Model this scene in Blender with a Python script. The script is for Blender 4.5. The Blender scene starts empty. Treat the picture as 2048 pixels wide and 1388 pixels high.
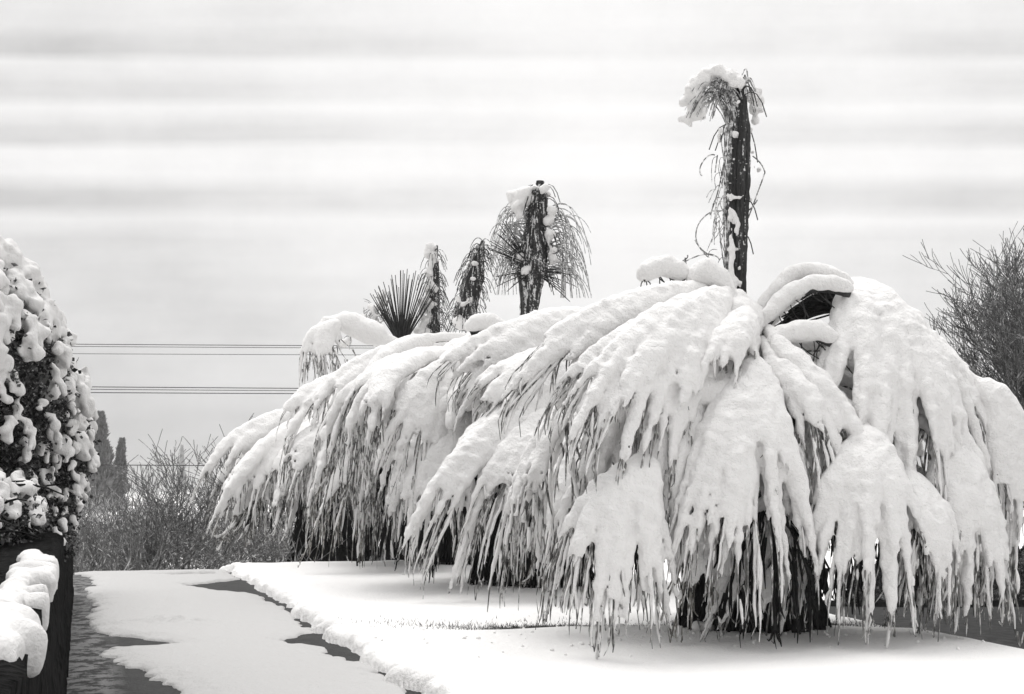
import bpy, math, random
import numpy as np

# ------------------------------------------------------------------ camera
sc = bpy.context.scene
C = sc.collection
FPX = 2844.0            # focal length in photo pixels (2048 wide)
HOR = 940.0             # row of the horizon in the photo
CAMZ = 1.6
cam_d = bpy.data.cameras.new('camera')
cam = bpy.data.objects.new('camera', cam_d)
C.objects.link(cam)
cam.location = (0, 0, CAMZ)
cam.rotation_euler = (math.radians(90), 0, 0)
cam_d.sensor_width = 36
cam_d.lens = 36 * FPX / 2048
cam_d.shift_y = (HOR - 694) / 2048
cam_d.clip_start = 0.1
cam_d.clip_end = 5000
sc.camera = cam

# ------------------------------------------------------------------ view
sc.view_settings.view_transform = 'Standard'
sc.view_settings.look = 'None'
sc.view_settings.exposure = 0.0
sc.view_settings.gamma = 1.0
sc.cycles.max_bounces = 6
sc.cycles.diffuse_bounces = 3
sc.cycles.glossy_bounces = 1
sc.cycles.volume_bounces = 0
sc.cycles.transparent_max_bounces = 4
sc.cycles.use_denoising = True

SUN_EL, SUN_AZ = 68.0, 120.0     # azimuth: degrees from +X towards +Y (sun stands behind the palms)

# ------------------------------------------------------------------ world
W = bpy.data.worlds.new('World')
sc.world = W
W.use_nodes = True
nt = W.node_tree
nt.nodes.clear()
def N(tree, t, **kw):
    n = tree.nodes.new(t)
    for k, v in kw.items():
        setattr(n, k, v)
    return n
out = N(nt, 'ShaderNodeOutputWorld')
bg = N(nt, 'ShaderNodeBackground')
bg.inputs['Strength'].default_value = 0.1
sky = N(nt, 'ShaderNodeTexSky', sky_type='NISHITA')
sky.sun_disc = False
sky.sun_elevation = math.radians(SUN_EL)
sky.sun_rotation = math.radians(90 - SUN_AZ)
sky.air_density = 1.5
sky.dust_density = 3
bw = N(nt, 'ShaderNodeRGBToBW')
tc = N(nt, 'ShaderNodeTexCoord')
sep = N(nt, 'ShaderNodeSeparateXYZ')
L = nt.links.new
L(sky.outputs[0], bw.inputs[0])
L(tc.outputs['Generated'], sep.inputs[0])
def M(tree, op, a, b=None, c=None, clamp=False):
    n = tree.nodes.new('ShaderNodeMath')
    n.operation = op
    n.use_clamp = clamp
    for i, v in enumerate((a, b, c)):
        if v is None:
            continue
        if isinstance(v, (int, float)):
            n.inputs[i].default_value = v
        else:
            tree.links.new(v, n.inputs[i])
    return n.outputs[0]
x2 = M(nt, 'MULTIPLY', sep.outputs[0], sep.outputs[0])
y2 = M(nt, 'MULTIPLY', sep.outputs[1], sep.outputs[1])
hyp = M(nt, 'SQRT', M(nt, 'ADD', x2, y2))
tanel = M(nt, 'DIVIDE', sep.outputs[2], M(nt, 'MAXIMUM', hyp, 0.02))
flat_t = M(nt, 'DIVIDE', sep.outputs[2], M(nt, 'MAXIMUM', M(nt, 'ABSOLUTE', sep.outputs[1]), 0.05))   # cloud streets run level across the view
az = M(nt, 'ARCTAN2', sep.outputs[0], sep.outputs[1])      # 0 straight ahead, + to the right
# slow wobble of the cloud bands
comb = N(nt, 'ShaderNodeCombineXYZ')
L(M(nt, 'MULTIPLY', az, 2.2), comb.inputs[0])
L(M(nt, 'MULTIPLY', tanel, 16.0), comb.inputs[1])
nz = N(nt, 'ShaderNodeTexNoise')
nz.inputs['Scale'].default_value = 1.6
nz.inputs['Detail'].default_value = 4
L(comb.outputs[0], nz.inputs['Vector'])
comb2 = N(nt, 'ShaderNodeCombineXYZ')
L(M(nt, 'MULTIPLY', az, 3.0), comb2.inputs[0])
L(M(nt, 'MULTIPLY', flat_t, 70.0), comb2.inputs[1])
nz2 = N(nt, 'ShaderNodeTexNoise')
nz2.inputs['Scale'].default_value = 1.0
nz2.inputs['Detail'].default_value = 3
L(comb2.outputs[0], nz2.inputs['Vector'])
nzc = N(nt, 'ShaderNodeTexNoise')
nzc.inputs['Scale'].default_value = 14.0
nzc.inputs['Detail'].default_value = 8
nzc.inputs['Roughness'].default_value = 0.7
L(tc.outputs['Generated'], nzc.inputs['Vector'])
tw = M(nt, 'ADD', flat_t, M(nt, 'MULTIPLY', M(nt, 'SUBTRACT', nz.outputs['Fac'], 0.5), 0.009))
tn = M(nt, 'MULTIPLY', tw, 2.5, clamp=True)
ramp = N(nt, 'ShaderNodeValToRGB')
cr = ramp.color_ramp
def row(y, v):
    return ((HOR - y) / FPX * 2.5, v)
bands = sorted([row(930, .93), row(880, .93), row(760, .96), row(640, .84), row(560, .70), row(500, .62), row(478, .66), row(440, .18),
         row(410, .95), row(385, .95), row(345, .05), row(300, .0), row(278, .8), row(258, .8), row(215, .05), row(190, .6),
         row(165, .65), row(125, .2), row(105, .95), row(88, .9), row(50, .45), row(0, .45), (0.95, .3), (1.0, .2)])
while len(cr.elements) < len(bands):
    cr.elements.new(0.5)
for e, (p, v) in zip(cr.elements, bands):
    e.position = max(0, min(1, p))
    e.color = (v, v, v, 1)
L(tn, ramp.inputs[0])
# the clouds are thinner straight ahead and thicker towards both sides
side = M(nt, 'ABSOLUTE', M(nt, 'SUBTRACT', az, 0.07))
sidef = M(nt, 'MULTIPLY', side, 2.6, clamp=True)
amp = M(nt, 'ADD', M(nt, 'MULTIPLY', sidef, 0.38), 0.16)
nzl = N(nt, 'ShaderNodeTexNoise')
nzl.inputs['Scale'].default_value = 1.0
nzl.inputs['Detail'].default_value = 3
comb3 = N(nt, 'ShaderNodeCombineXYZ')
L(M(nt, 'MULTIPLY', az, 6.0), comb3.inputs[0]); L(M(nt, 'MULTIPLY', flat_t, 22.0), comb3.inputs[1])
L(comb3.outputs[0], nzl.inputs['Vector'])
dark = M(nt, 'MULTIPLY', M(nt, 'MULTIPLY', ramp.outputs[0], amp), M(nt, 'ADD', M(nt, 'MULTIPLY', nzl.outputs['Fac'], 2.0), 0.1, clamp=False))
dark = M(nt, 'ADD', dark, M(nt, 'MULTIPLY', M(nt, 'SUBTRACT', nz2.outputs['Fac'], 0.5), 0.20))
dark = M(nt, 'ADD', dark, M(nt, 'MULTIPLY', M(nt, 'SUBTRACT', nzc.outputs['Fac'], 0.5), 0.42))
dark = M(nt, 'ADD', dark, M(nt, 'MULTIPLY', sidef, 0.20))
val = M(nt, 'SUBTRACT', 10.6, M(nt, 'MULTIPLY', dark, 5.0))
# an overcast sky is brightest overhead
zen = M(nt, 'MULTIPLY', M(nt, 'SUBTRACT', sep.outputs[2], 0.35, clamp=True), 15.0)
val = M(nt, 'ADD', val, zen)
# sky dimmed behind the camera, added to shade the snow facing it
behind = M(nt, 'MULTIPLY', M(nt, 'SUBTRACT', 0.15, sep.outputs[1]), 1.3, clamp=True)
val = M(nt, 'MULTIPLY', val, M(nt, 'SUBTRACT', 1.0, M(nt, 'MULTIPLY', behind, 0.27)))
val = M(nt, 'MAXIMUM', val, 2.5)
clmix = N(nt, 'ShaderNodeMix', data_type='RGBA')
clmix.inputs[0].default_value = 0.97
L(bw.outputs[0], clmix.inputs[6])
cc = N(nt, 'ShaderNodeCombineColor')
L(M(nt, 'MULTIPLY', val, 1.004), cc.inputs[0]); L(M(nt, 'MULTIPLY', val, 0.995), cc.inputs[1]); L(M(nt, 'MULTIPLY', val, 0.99), cc.inputs[2])
L(cc.outputs[0], clmix.inputs[7])
L(clmix.outputs[2], bg.inputs['Color'])
L(bg.outputs[0], out.inputs['Surface'])

# ------------------------------------------------------------------ sun
sd_ = bpy.data.lights.new('sun', 'SUN')
sd_.energy = 1.5
sd_.angle = math.radians(24)
sd_.color = (1, 0.985, 0.965)
sun = bpy.data.objects.new('sun', sd_)
C.objects.link(sun)
sun.rotation_euler = (math.radians(90 - SUN_EL), 0, math.radians(SUN_AZ + 90))

# ------------------------------------------------------------------ helpers
rng = np.random.default_rng(7)
R = random.Random(11)
def V(*a): return np.array(a, dtype=float)
def at(px, py, Y): return V((px - 1024) / FPX * Y, Y, CAMZ - (py - HOR) / FPX * Y)
def unit(v): return v / (np.linalg.norm(v) + 1e-9)

def link(name, me, mat, parent=None):
    o = bpy.data.objects.new(name, me)
    C.objects.link(o)
    if mat: me.materials.append(mat)
    if parent: 
        o.parent = parent
        o.location = tuple(-x for x in parent['_w']) if parent.get('_w') is not None else (0, 0, 0)
    return o
def thing(name, loc, label, cat, group=None):
    o = bpy.data.objects.new(name, None)
    C.objects.link(o)
    o.location = loc
    o.empty_display_size = 0.2
    o['label'] = label; o['category'] = cat
    if group: o['group'] = group
    WPOS[o.name] = tuple(loc)
    return o
WPOS = {}
def mesh(name, verts, faces, mat, parent=None, smooth=True):
    """verts in world space; the object is placed so that it keeps them there"""
    verts = np.asarray(verts, dtype=np.float32)
    me = bpy.data.meshes.new(name)
    off = V(0, 0, 0)
    if parent is not None and parent.name in WPOS:
        off = np.array(WPOS[parent.name])
        verts = verts - off
    if isinstance(faces, np.ndarray):
        nf, k = faces.shape
        me.vertices.add(len(verts)); me.vertices.foreach_set('co', verts.astype(np.float32).ravel())
        me.loops.add(nf * k); me.loops.foreach_set('vertex_index', faces.astype(np.int32).ravel())
        me.polygons.add(nf)
        me.polygons.foreach_set('loop_start', np.arange(0, nf * k, k, dtype=np.int32))
        me.polygons.foreach_set('loop_total', np.full(nf, k, dtype=np.int32))
        me.update(calc_edges=True)
    else:
        me.from_pydata(verts.tolist(), [], faces)
        me.update()
    if smooth:
        me.polygons.foreach_set('use_smooth', np.ones(len(me.polygons), dtype=bool))
    me.materials.append(mat)
    o = bpy.data.objects.new(name, me)
    C.objects.link(o)
    if parent is not None:
        o.parent = parent
        if parent.name in WPOS: pass
        WPOS[o.name] = WPOS.get(parent.name, (0, 0, 0))
    return o
def tag(o, label=None, cat=None, group=None, kind=None):
    if label: o['label'] = label
    if cat: o['category'] = cat
    if group: o['group'] = group
    if kind: o['kind'] = kind
    return o

class Tubes:
    def __init__(s): s.v = []; s.f = []; s.n = 0
    def add(s, pts, radii, k=4, cap=False):
        pts = np.asarray(pts, float); m = len(pts)
        radii = np.broadcast_to(np.asarray(radii, float), (m,))
        t = np.gradient(pts, axis=0); t /= np.linalg.norm(t, axis=1)[:, None] + 1e-9
        ref = V(0.31, 0.87, 0.38) if abs(t[0] @ V(0.31, 0.87, 0.38)) < .9 else V(1, 0, 0)
        a = np.cross(t, ref); a /= np.linalg.norm(a, axis=1)[:, None] + 1e-9
        b = np.cross(t, a)
        an = np.arange(k) * 2 * math.pi / k
        ring = pts[:, None, :] + radii[:, None, None] * (np.cos(an)[None, :, None] * a[:, None, :] + np.sin(an)[None, :, None] * b[:, None, :])
        s.v.append(ring.reshape(-1, 3))
        i = np.arange(m - 1)[:, None] * k; j = np.arange(k)[None, :]; j2 = (j + 1) % k
        q = np.stack([i + j, i + j2, i + k + j2, i + k + j], -1).reshape(-1, 4) + s.n
        s.f.append(q); s.n += m * k
    def build(s, name, mat, parent=None):
        return mesh(name, np.concatenate(s.v), np.concatenate(s.f), mat, parent)

def bez(p0, p1, p2, n):
    t = np.linspace(0, 1, n)[:, None]
    return (1 - t) ** 2 * p0 + 2 * t * (1 - t) * p1 + t * t * p2

def vnoise3(shape, cell, rg, octaves=2):
    """smooth value noise on a grid, cell = lattice size in voxels"""
    tot = np.zeros(shape, np.float32)
    for o in range(octaves):
        c = max(2.0, cell / 2 ** o)
        ls = [int(n / c) + 3 for n in shape]
        a = rg.random(ls).astype(np.float32) - 0.5
        for ax, n in enumerate(shape):
            x = np.arange(n) / c
            i = x.astype(int); f = (x - i).astype(np.float32)
            f = f * f * (3 - 2 * f)
            sh = [1, 1, 1]; sh[ax] = n; f = f.reshape(sh)
            a = np.take(a, i, ax) * (1 - f) + np.take(a, i + 1, ax) * f
        tot += a / 2 ** o
    return tot

def surface_nets(D, lo, vox):
    S = D < 0
    nx, ny, nz = D.shape
    cell = np.zeros((nx - 1, ny - 1, nz - 1), np.int8)
    for i in (0, 1):
        for j in (0, 1):
            for k in (0, 1):
                cell += S[i:nx - 1 + i, j:ny - 1 + j, k:nz - 1 + k]
    act = (cell > 0) & (cell < 8)
    idx = np.argwhere(act)
    if len(idx) == 0: return np.zeros((0, 3)), np.zeros((0, 4), int)
    ids = np.full(act.shape, -1, np.int32)
    ids[act] = np.arange(len(idx))
    acc = np.zeros((len(idx), 3)); cnt = np.zeros(len(idx))
    cs = [(i, j, k) for i in (0, 1) for j in (0, 1) for k in (0, 1)]
    vals = {c: D[idx[:, 0] + c[0], idx[:, 1] + c[1], idx[:, 2] + c[2]] for c in cs}
    for c in cs:
        for ax in range(3):
            if c[ax] == 0:
                d = list(c); d[ax] = 1; d = tuple(d)
                a, b = vals[c], vals[d]
                m = (a < 0) != (b < 0)
                t = np.where(m, a / np.where(m, a - b, 1), 0)
                p = np.array(c, float)[None, :].repeat(len(idx), 0)
                p[:, ax] += t
                acc[m] += p[m]; cnt[m] += 1
    verts = (idx + acc / cnt[:, None]) * vox + lo
    faces = []
    for ax in range(3):
        u, w = [(1, 2), (2, 0), (0, 1)][ax]
        a = np.moveaxis(S, (ax, u, w), (0, 1, 2)); idm = np.moveaxis(ids, (ax, u, w), (0, 1, 2))
        s0 = a[:-1, 1:-1, 1:-1]; s1 = a[1:, 1:-1, 1:-1]
        e = np.argwhere(s0 != s1)
        if len(e) == 0: continue
        fl = s0[e[:, 0], e[:, 1], e[:, 2]]
        i, j, k = e[:, 0], e[:, 1], e[:, 2]
        q = np.stack([idm[i, j, k], idm[i, j + 1, k], idm[i, j + 1, k + 1], idm[i, j, k + 1]], 1)
        q[~fl] = q[~fl][:, ::-1]
        faces.append(q)
    return verts, np.concatenate(faces)

class Snow:
    """a snow load grown as a smooth union of tapered strokes and lumps"""
    def __init__(s): s.seg = []
    def stroke(s, pts, rad):
        rad = np.broadcast_to(np.asarray(rad, float), (len(pts),))
        for i in range(len(pts) - 1):
            s.seg.append((pts[i], pts[i + 1], rad[i], rad[i + 1]))
    def lump(s, p, r, sx=0.0, d=(1, 0, 0)):
        d = np.array(d, float) * sx
        s.seg.append((p - d, p + d, r, r))
    def build(s, name, mat, parent, vox, k=32.0, noise=0.02, cell=0.13, seed=0, extra=None):
        rg = np.random.default_rng(seed)
        P = np.array([[*a, *b] for a, b, _, _ in s.seg])
        rm = max(max(x[2], x[3]) for x in s.seg)
        mg = 3.2 / k + noise
        lo = np.minimum(P[:, :3], P[:, 3:]).min(0) - rm - mg - vox
        hi = np.maximum(P[:, :3], P[:, 3:]).max(0) + rm + mg + vox
        n = np.ceil((hi - lo) / vox).astype(int) + 2
        A = np.full(n, 1e-9, np.float32)
        ax = [np.arange(n[i], dtype=np.float32) * vox + lo[i] for i in range(3)]
        for a, b, ra, rb in s.seg:
            r = max(ra, rb) + mg
            i0 = np.maximum(((np.minimum(a, b) - r - lo) / vox).astype(int), 0)
            i1 = np.minimum(((np.maximum(a, b) + r - lo) / vox).astype(int) + 2, n)
            X = ax[0][i0[0]:i1[0]][:, None, None] - a[0]
            Yy = ax[1][i0[1]:i1[1]][None, :, None] - a[1]
            Z = ax[2][i0[2]:i1[2]][None, None, :] - a[2]
            d = b - a; L2 = float(d @ d) + 1e-9
            t = (X * d[0] + Yy * d[1] + Z * d[2]) / L2
            np.clip(t, 0, 1, out=t)
            dist = np.sqrt((X - t * d[0]) ** 2 + (Yy - t * d[1]) ** 2 + (Z - t * d[2]) ** 2) - (ra + t * (rb - ra))
            A[i0[0]:i1[0], i0[1]:i1[1], i0[2]:i1[2]] += np.exp(np.minimum(-k * dist, 20)).astype(np.float32)
        D = -np.log(A) / k
        if noise:
            D = D + vnoise3(tuple(n), cell / vox, rg, 3) * noise * 2
        D[0] = D[-1] = 1; D[:, 0] = D[:, -1] = 1; D[:, :, 0] = D[:, :, -1] = 1
        v, f = surface_nets(D, lo, vox)
        if extra is not None and extra.v:
            f = np.concatenate([f, np.concatenate(extra.f) + len(v)]); v = np.concatenate([v] + extra.v)
        return mesh(name, v, f, mat, parent)

# ------------------------------------------------------------------ materials
def mat(name, build):
    m = bpy.data.materials.new(name)
    m.use_nodes = True
    t = m.node_tree
    p = t.nodes['Principled BSDF']
    build(t, p)
    return m
def noise_node(t, scale, detail=3, rough=0.55, vec=None, sc3=None):
    n = t.nodes.new('ShaderNodeTexNoise')
    n.inputs['Scale'].default_value = scale
    n.inputs['Detail'].default_value = detail
    n.inputs['Roughness'].default_value = rough
    geo = t.nodes.new('ShaderNodeNewGeometry')
    v = geo.outputs['Position']
    if sc3:
        mp = t.nodes.new('ShaderNodeMapping')
        mp.inputs['Scale'].default_value = sc3
        t.links.new(v, mp.inputs['Vector']); v = mp.outputs[0]
    t.links.new(v, n.inputs['Vector'])
    return n
def ramp2(t, fac, stops):
    r = t.nodes.new('ShaderNodeValToRGB')
    while len(r.color_ramp.elements) < len(stops): r.color_ramp.elements.new(0.5)
    for e, (p, c) in zip(r.color_ramp.elements, stops):
        e.position = p
        e.color = (c[0], c[1], c[2], 1) if isinstance(c, tuple) else (c, c, c, 1)
    t.links.new(fac, r.inputs[0])
    return r.outputs[0]
def bump(t, p, h, dist, strength=1.0):
    b = t.nodes.new('ShaderNodeBump')
    b.inputs['Distance'].default_value = dist
    b.inputs['Strength'].default_value = strength
    t.links.new(h, b.inputs['Height'])
    t.links.new(b.outputs[0], p.inputs['Normal'])
def snow_b(alb, bs=0.02):
    def f(t, p):
        p.inputs['Base Color'].default_value = (alb, alb * .992, alb * .985, 1)
        p.inputs['Roughness'].default_value = 0.75
        p.inputs['Specular IOR Level'].default_value = 0.2
        n1 = noise_node(t, 22, 4, 0.6)
        n2 = noise_node(t, 90, 2, 0.6)
        h = M(t, 'ADD', n1.outputs['Fac'], M(t, 'MULTIPLY', n2.outputs['Fac'], 0.25))
        bump(t, p, h, bs)
    return f
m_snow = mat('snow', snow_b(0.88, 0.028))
m_shadesnow = mat('shade_tinted_snow', snow_b(0.70, 0.012))  # greyer copy of snow, shade put into the colour for hedge and wall cap
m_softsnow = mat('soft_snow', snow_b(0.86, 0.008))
m_wetsnow = mat('wet_snow', snow_b(0.49, 0.016))
def frond_b(t, p):
    n = noise_node(t, 26, 3, 0.6, sc3=(1, 1, 0.35))
    c = ramp2(t, n.outputs['Fac'], [(0.38, (0.07, 0.069, 0.066)), (0.50, (0.24, 0.238, 0.232)), (0.58, (0.72, 0.715, 0.71))])
    t.links.new(c, p.inputs['Base Color']); p.inputs['Roughness'].default_value = 0.7
m_frond = mat('frosted_frond', frond_b)
def straw_b(t, p):
    n = noise_node(t, 30, 3, 0.6, sc3=(1, 1, 0.3))
    c = ramp2(t, n.outputs['Fac'], [(0.38, (0.08, 0.076, 0.068)), (0.52, (0.26, 0.25, 0.23)), (0.60, (0.70, 0.69, 0.68))])
    t.links.new(c, p.inputs['Base Color']); p.inputs['Roughness'].default_value = 0.7
m_straw = mat('straw_frond', straw_b)
def dark_b(a, b, s=12, sc3=(1, 1, 0.25)):
    def f(t, p):
        n = noise_node(t, s, 4, 0.65, sc3=sc3)
        c = ramp2(t, n.outputs['Fac'], [(0.35, a), (0.7, b)])
        t.links.new(c, p.inputs['Base Color']); p.inputs['Roughness'].default_value = 0.8
        p.inputs['Specular IOR Level'].default_value = 0.2
        bump(t, p, n.outputs['Fac'], 0.03)
    return f
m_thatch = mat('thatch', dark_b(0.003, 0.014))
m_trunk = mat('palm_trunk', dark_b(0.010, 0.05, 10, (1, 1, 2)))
m_petiole = mat('petiole', dark_b(0.02, 0.07, 14))
def spear_b(t, p):
    n = noise_node(t, 16, 4, 0.6, sc3=(1.3, 1.3, 0.22))
    n2 = noise_node(t, 42, 2, 0.5)
    f = M(t, 'ADD', M(t, 'MULTIPLY', n.outputs['Fac'], 0.7), M(t, 'MULTIPLY', n2.outputs['Fac'], 0.3))
    c = ramp2(t, f, [(0.40, 0.006), (0.55, 0.022), (0.60, 0.08), (0.625, 0.7)])
    t.links.new(c, p.inputs['Base Color']); p.inputs['Roughness'].default_value = 0.7
    bump(t, p, f, 0.02)
m_spear = mat('spear_leaves', spear_b)
m_spear2 = mat('snowy_spear_leaves', spear_b)
for n_ in m_spear2.node_tree.nodes:
    if n_.type == 'VALTORGB':
        for e_, p_ in zip(n_.color_ramp.elements, (.38, .50, .545, .575)): e_.position = p_
def frosty_b(t, p):
    n = noise_node(t, 20, 4, 0.7)
    c = ramp2(t, n.outputs['Fac'], [(0.38, 0.07), (0.49, 0.28), (0.56, 0.78)])
    t.links.new(c, p.inputs['Base Color']); p.inputs['Roughness'].default_value = 0.7
m_frosty = mat('frosty_leaves', frosty_b)
def leaf_b(t, p):
    n = noise_node(t, 34, 3, 0.7)
    c = ramp2(t, n.outputs['Fac'], [(0.40, 0.010), (0.56, 0.05), (0.62, 0.12), (0.66, 0.62)])
    t.links.new(c, p.inputs['Base Color']); p.inputs['Roughness'].default_value = 0.5
m_darkleaf = mat('dark_leaf', leaf_b)
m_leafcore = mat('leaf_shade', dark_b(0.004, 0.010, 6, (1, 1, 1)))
m_wall = mat('dark_stone', dark_b(0.002, 0.024, 11, (3, 3, 0.7)))
m_wall.node_tree.nodes['Principled BSDF'].inputs['Specular IOR Level'].default_value = 0.03
m_wall.node_tree.nodes['Principled BSDF'].inputs['Roughness'].default_value = 1.0
def twig_b(t, p):
    n = noise_node(t, 8, 3, 0.6)
    c = ramp2(t, n.outputs['Fac'], [(0.4, 0.07), (0.56, 0.17), (0.64, 0.5)])
    t.links.new(c, p.inputs['Base Color']); p.inputs['Roughness'].default_value = 0.8
m_twig = mat('bare_twig', twig_b)
m_conifer = mat('conifer', dark_b(0.07, 0.24, 2.5, (1, 1, 1)))
m_wire = mat('wire', dark_b(0.03, 0.05, 1, (1, 1, 1)))
def path_b(t, p):
    n = noise_node(t, 5.0, 6, 0.7, sc3=(1.3, 1.0, 1))
    n2 = noise_node(t, 40, 3, 0.6)
    geo = t.nodes.new('ShaderNodeNewGeometry')
    s = t.nodes.new('ShaderNodeSeparateXYZ'); t.links.new(geo.outputs['Position'], s.inputs[0])
    u = M(t, 'ADD', M(t, 'MULTIPLY', s.outputs[0], 0.957), M(t, 'MULTIPLY', s.outputs[1], 0.289))
    # thawed slabs of ice along the wall, broken by joints across the path
    strip = M(t, 'MULTIPLY', M(t, 'SUBTRACT', 0.33, u), 6.0, clamp=True)
    icy = M(t, 'MULTIPLY', strip, M(t, 'MULTIPLY', M(t, 'SUBTRACT', n.outputs['Fac'], 0.46), 14.0, clamp=True))
    mx = t.nodes.new('ShaderNodeMix'); mx.data_type = 'RGBA'
    t.links.new(M(t, 'MULTIPLY', icy, 0.8), mx.inputs[0])
    c = ramp2(t, M(t, 'ADD', M(t, 'MULTIPLY', n.outputs['Fac'], .6), M(t, 'MULTIPLY', n2.outputs['Fac'], .4)), [(0.35, 0.010), (0.7, 0.045)])
    t.links.new(c, mx.inputs[6]); mx.inputs[7].default_value = (0.22, 0.22, 0.22, 1)
    t.links.new(mx.outputs[2], p.inputs['Base Color'])
    p.inputs['Roughness'].default_value = 0.55
    p.inputs['Specular IOR Level'].default_value = 0.10
    bump(t, p, n2.outputs['Fac'], 0.012)
m_path = mat('wet_concrete', path_b)
def road_b(t, p):
    n = noise_node(t, 6, 5, 0.65)
    c = ramp2(t, n.outputs['Fac'], [(0.4, 0.018), (0.66, 0.045), (0.74, 0.2)])
    t.links.new(c, p.inputs['Base Color'])
    p.inputs['Roughness'].default_value = 0.7
    p.inputs['Specular IOR Level'].default_value = 0.05
    bump(t, p, n.outputs['Fac'], 0.02)
m_road = mat('wet_asphalt', road_b)
def ground_b(t, p):
    snow_b(0.83, 0.02)(t, p)
    geo = t.nodes.new('ShaderNodeNewGeometry')
    s = t.nodes.new('ShaderNodeSeparateXYZ'); t.links.new(geo.outputs['Position'], s.inputs[0])
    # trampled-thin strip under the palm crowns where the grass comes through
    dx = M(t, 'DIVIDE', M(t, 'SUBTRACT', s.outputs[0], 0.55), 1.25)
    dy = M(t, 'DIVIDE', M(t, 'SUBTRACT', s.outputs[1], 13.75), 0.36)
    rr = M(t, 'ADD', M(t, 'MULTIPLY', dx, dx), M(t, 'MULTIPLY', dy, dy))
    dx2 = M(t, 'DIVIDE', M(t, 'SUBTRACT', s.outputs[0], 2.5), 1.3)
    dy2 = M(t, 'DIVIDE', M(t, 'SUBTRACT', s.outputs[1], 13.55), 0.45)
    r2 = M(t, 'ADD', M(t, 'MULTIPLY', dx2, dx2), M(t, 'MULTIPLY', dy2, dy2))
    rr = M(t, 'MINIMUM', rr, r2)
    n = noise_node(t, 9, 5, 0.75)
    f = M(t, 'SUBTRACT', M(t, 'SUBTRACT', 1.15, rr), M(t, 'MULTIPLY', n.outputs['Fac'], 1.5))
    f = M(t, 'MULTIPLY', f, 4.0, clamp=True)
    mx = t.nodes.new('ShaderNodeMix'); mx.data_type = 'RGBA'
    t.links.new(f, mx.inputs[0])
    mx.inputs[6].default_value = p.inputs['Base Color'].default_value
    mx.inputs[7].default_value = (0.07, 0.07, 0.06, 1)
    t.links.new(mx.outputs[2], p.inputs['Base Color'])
m_ground = mat('snowy_ground', ground_b)
m_grass = mat('winter_grass', dark_b(0.04, 0.12, 20, (1, 1, 1)))

# ------------------------------------------------------------------ terrain
# u = distance across the sidewalk (0.957 X + 0.289 Y), v = distance along it
def uv(X, Y): return 0.957 * X + 0.289 * Y, -0.289 * X + 0.957 * Y
def xy(u, v): return 0.957 * u - 0.289 * v, 0.289 * u + 0.957 * v
def sm(x, a, b):
    t = np.clip((x - a) / (b - a), 0, 1); return t * t * (3 - 2 * t)
def lattice_noise(X, Y, cell, seed):
    rg = np.random.default_rng(seed); T = rg.random((256, 256)) - 0.5
    x = X / cell + 1000.3; y = Y / cell + 1000.7
    i = np.floor(x).astype(int); j = np.floor(y).astype(int)
    fx = x - i; fy = y - j; fx = fx * fx * (3 - 2 * fx); fy = fy * fy * (3 - 2 * fy)
    g = lambda a, b: T[a % 256, b % 256]
    return (g(i, j) * (1 - fx) + g(i + 1, j) * fx) * (1 - fy) + (g(i, j + 1) * (1 - fx) + g(i + 1, j + 1) * fx) * fy
def base_z(X, Y):
    u, v = uv(X, Y)
    d = np.clip(v - 22.3, 0, None)
    z = -0.085 * d * sm(d, -0.5, 2.5)
    far = np.clip(v - 45, 0, None)
    z = z + 0.085 * far - 0.012 * far          # levels out further away
    return z
U0, U1 = -0.12, 2.25
ROAD_U0, ROAD_U1 = 9.6, 17.0
def ground_z(X, Y):
    u, v = uv(X, Y)
    z = base_z(X, Y)
    edge = U1 + lattice_noise(X, Y, 0.5, 1) * 0.22 + lattice_noise(X, Y, 0.16, 2) * 0.16
    lip = np.sqrt(np.clip((u - edge) / 0.16, 0, 1) * (2 - np.clip((u - edge) / 0.16, 0, 1)))
    lawn = lip * 0.13 + (lattice_noise(X, Y, 0.11, 3) * 0.05) * lip * (1 - sm(u, edge + 0.05, edge + 0.35))
    soft = lattice_noise(X, Y, 1.6, 4) * 0.06 + lattice_noise(X, Y, 0.6, 5) * 0.022 + lattice_noise(X, Y, 0.2, 15) * 0.008
    # low ridge in front of the palms, hollow below the crowns
    ridge = 0.05 * sm(Y, 11.2, 12.4) * (1 - sm(Y, 12.8, 13.5)) * sm(X, -1.6, 0.2)
    hollow = -0.07 * np.exp(-((X - 0.8) / 1.9) ** 2 - ((Y - 13.8) / 0.45) ** 2)
    right = (z + lawn + soft * lip + ridge + hollow) * 1.0
    # bank down to the street
    ub = 7.35 + lattice_noise(X, Y, 1.5, 6) * 0.3
    right = right - 1.05 * sm(u, ub, ub + 1.7)
    right = np.where(u > ROAD_U0 - 0.25, right - 0.12 * sm(u, ROAD_U0 - .25, ROAD_U0 - .05) * (1 - sm(u, ROAD_U1 + .05, ROAD_U1 + .2)), right)
    right = right + 0.35 * sm(u, ROAD_U1 + 1.5, ROAD_U1 + 4)
    left = z - 0.06 + 1.0 * sm(u, -0.62, -1.2) * (u < -0.3)
    z2 = np.where(u < edge, z - 0.06, right)
    z2 = np.where(u < -0.35, z - 0.06 + 1.1 * sm(-u, 0.40, 0.5) * (1 - sm(v, 17.5, 19.5)), z2)
    return z2
def axis(parts):
    out_ = [parts[0][0]]
    for a, b, st in parts:
        n = max(1, int(round((b - a) / st)))
        out_ += list(np.linspace(a, b, n + 1)[1:])
    return np.array(out_)
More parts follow.
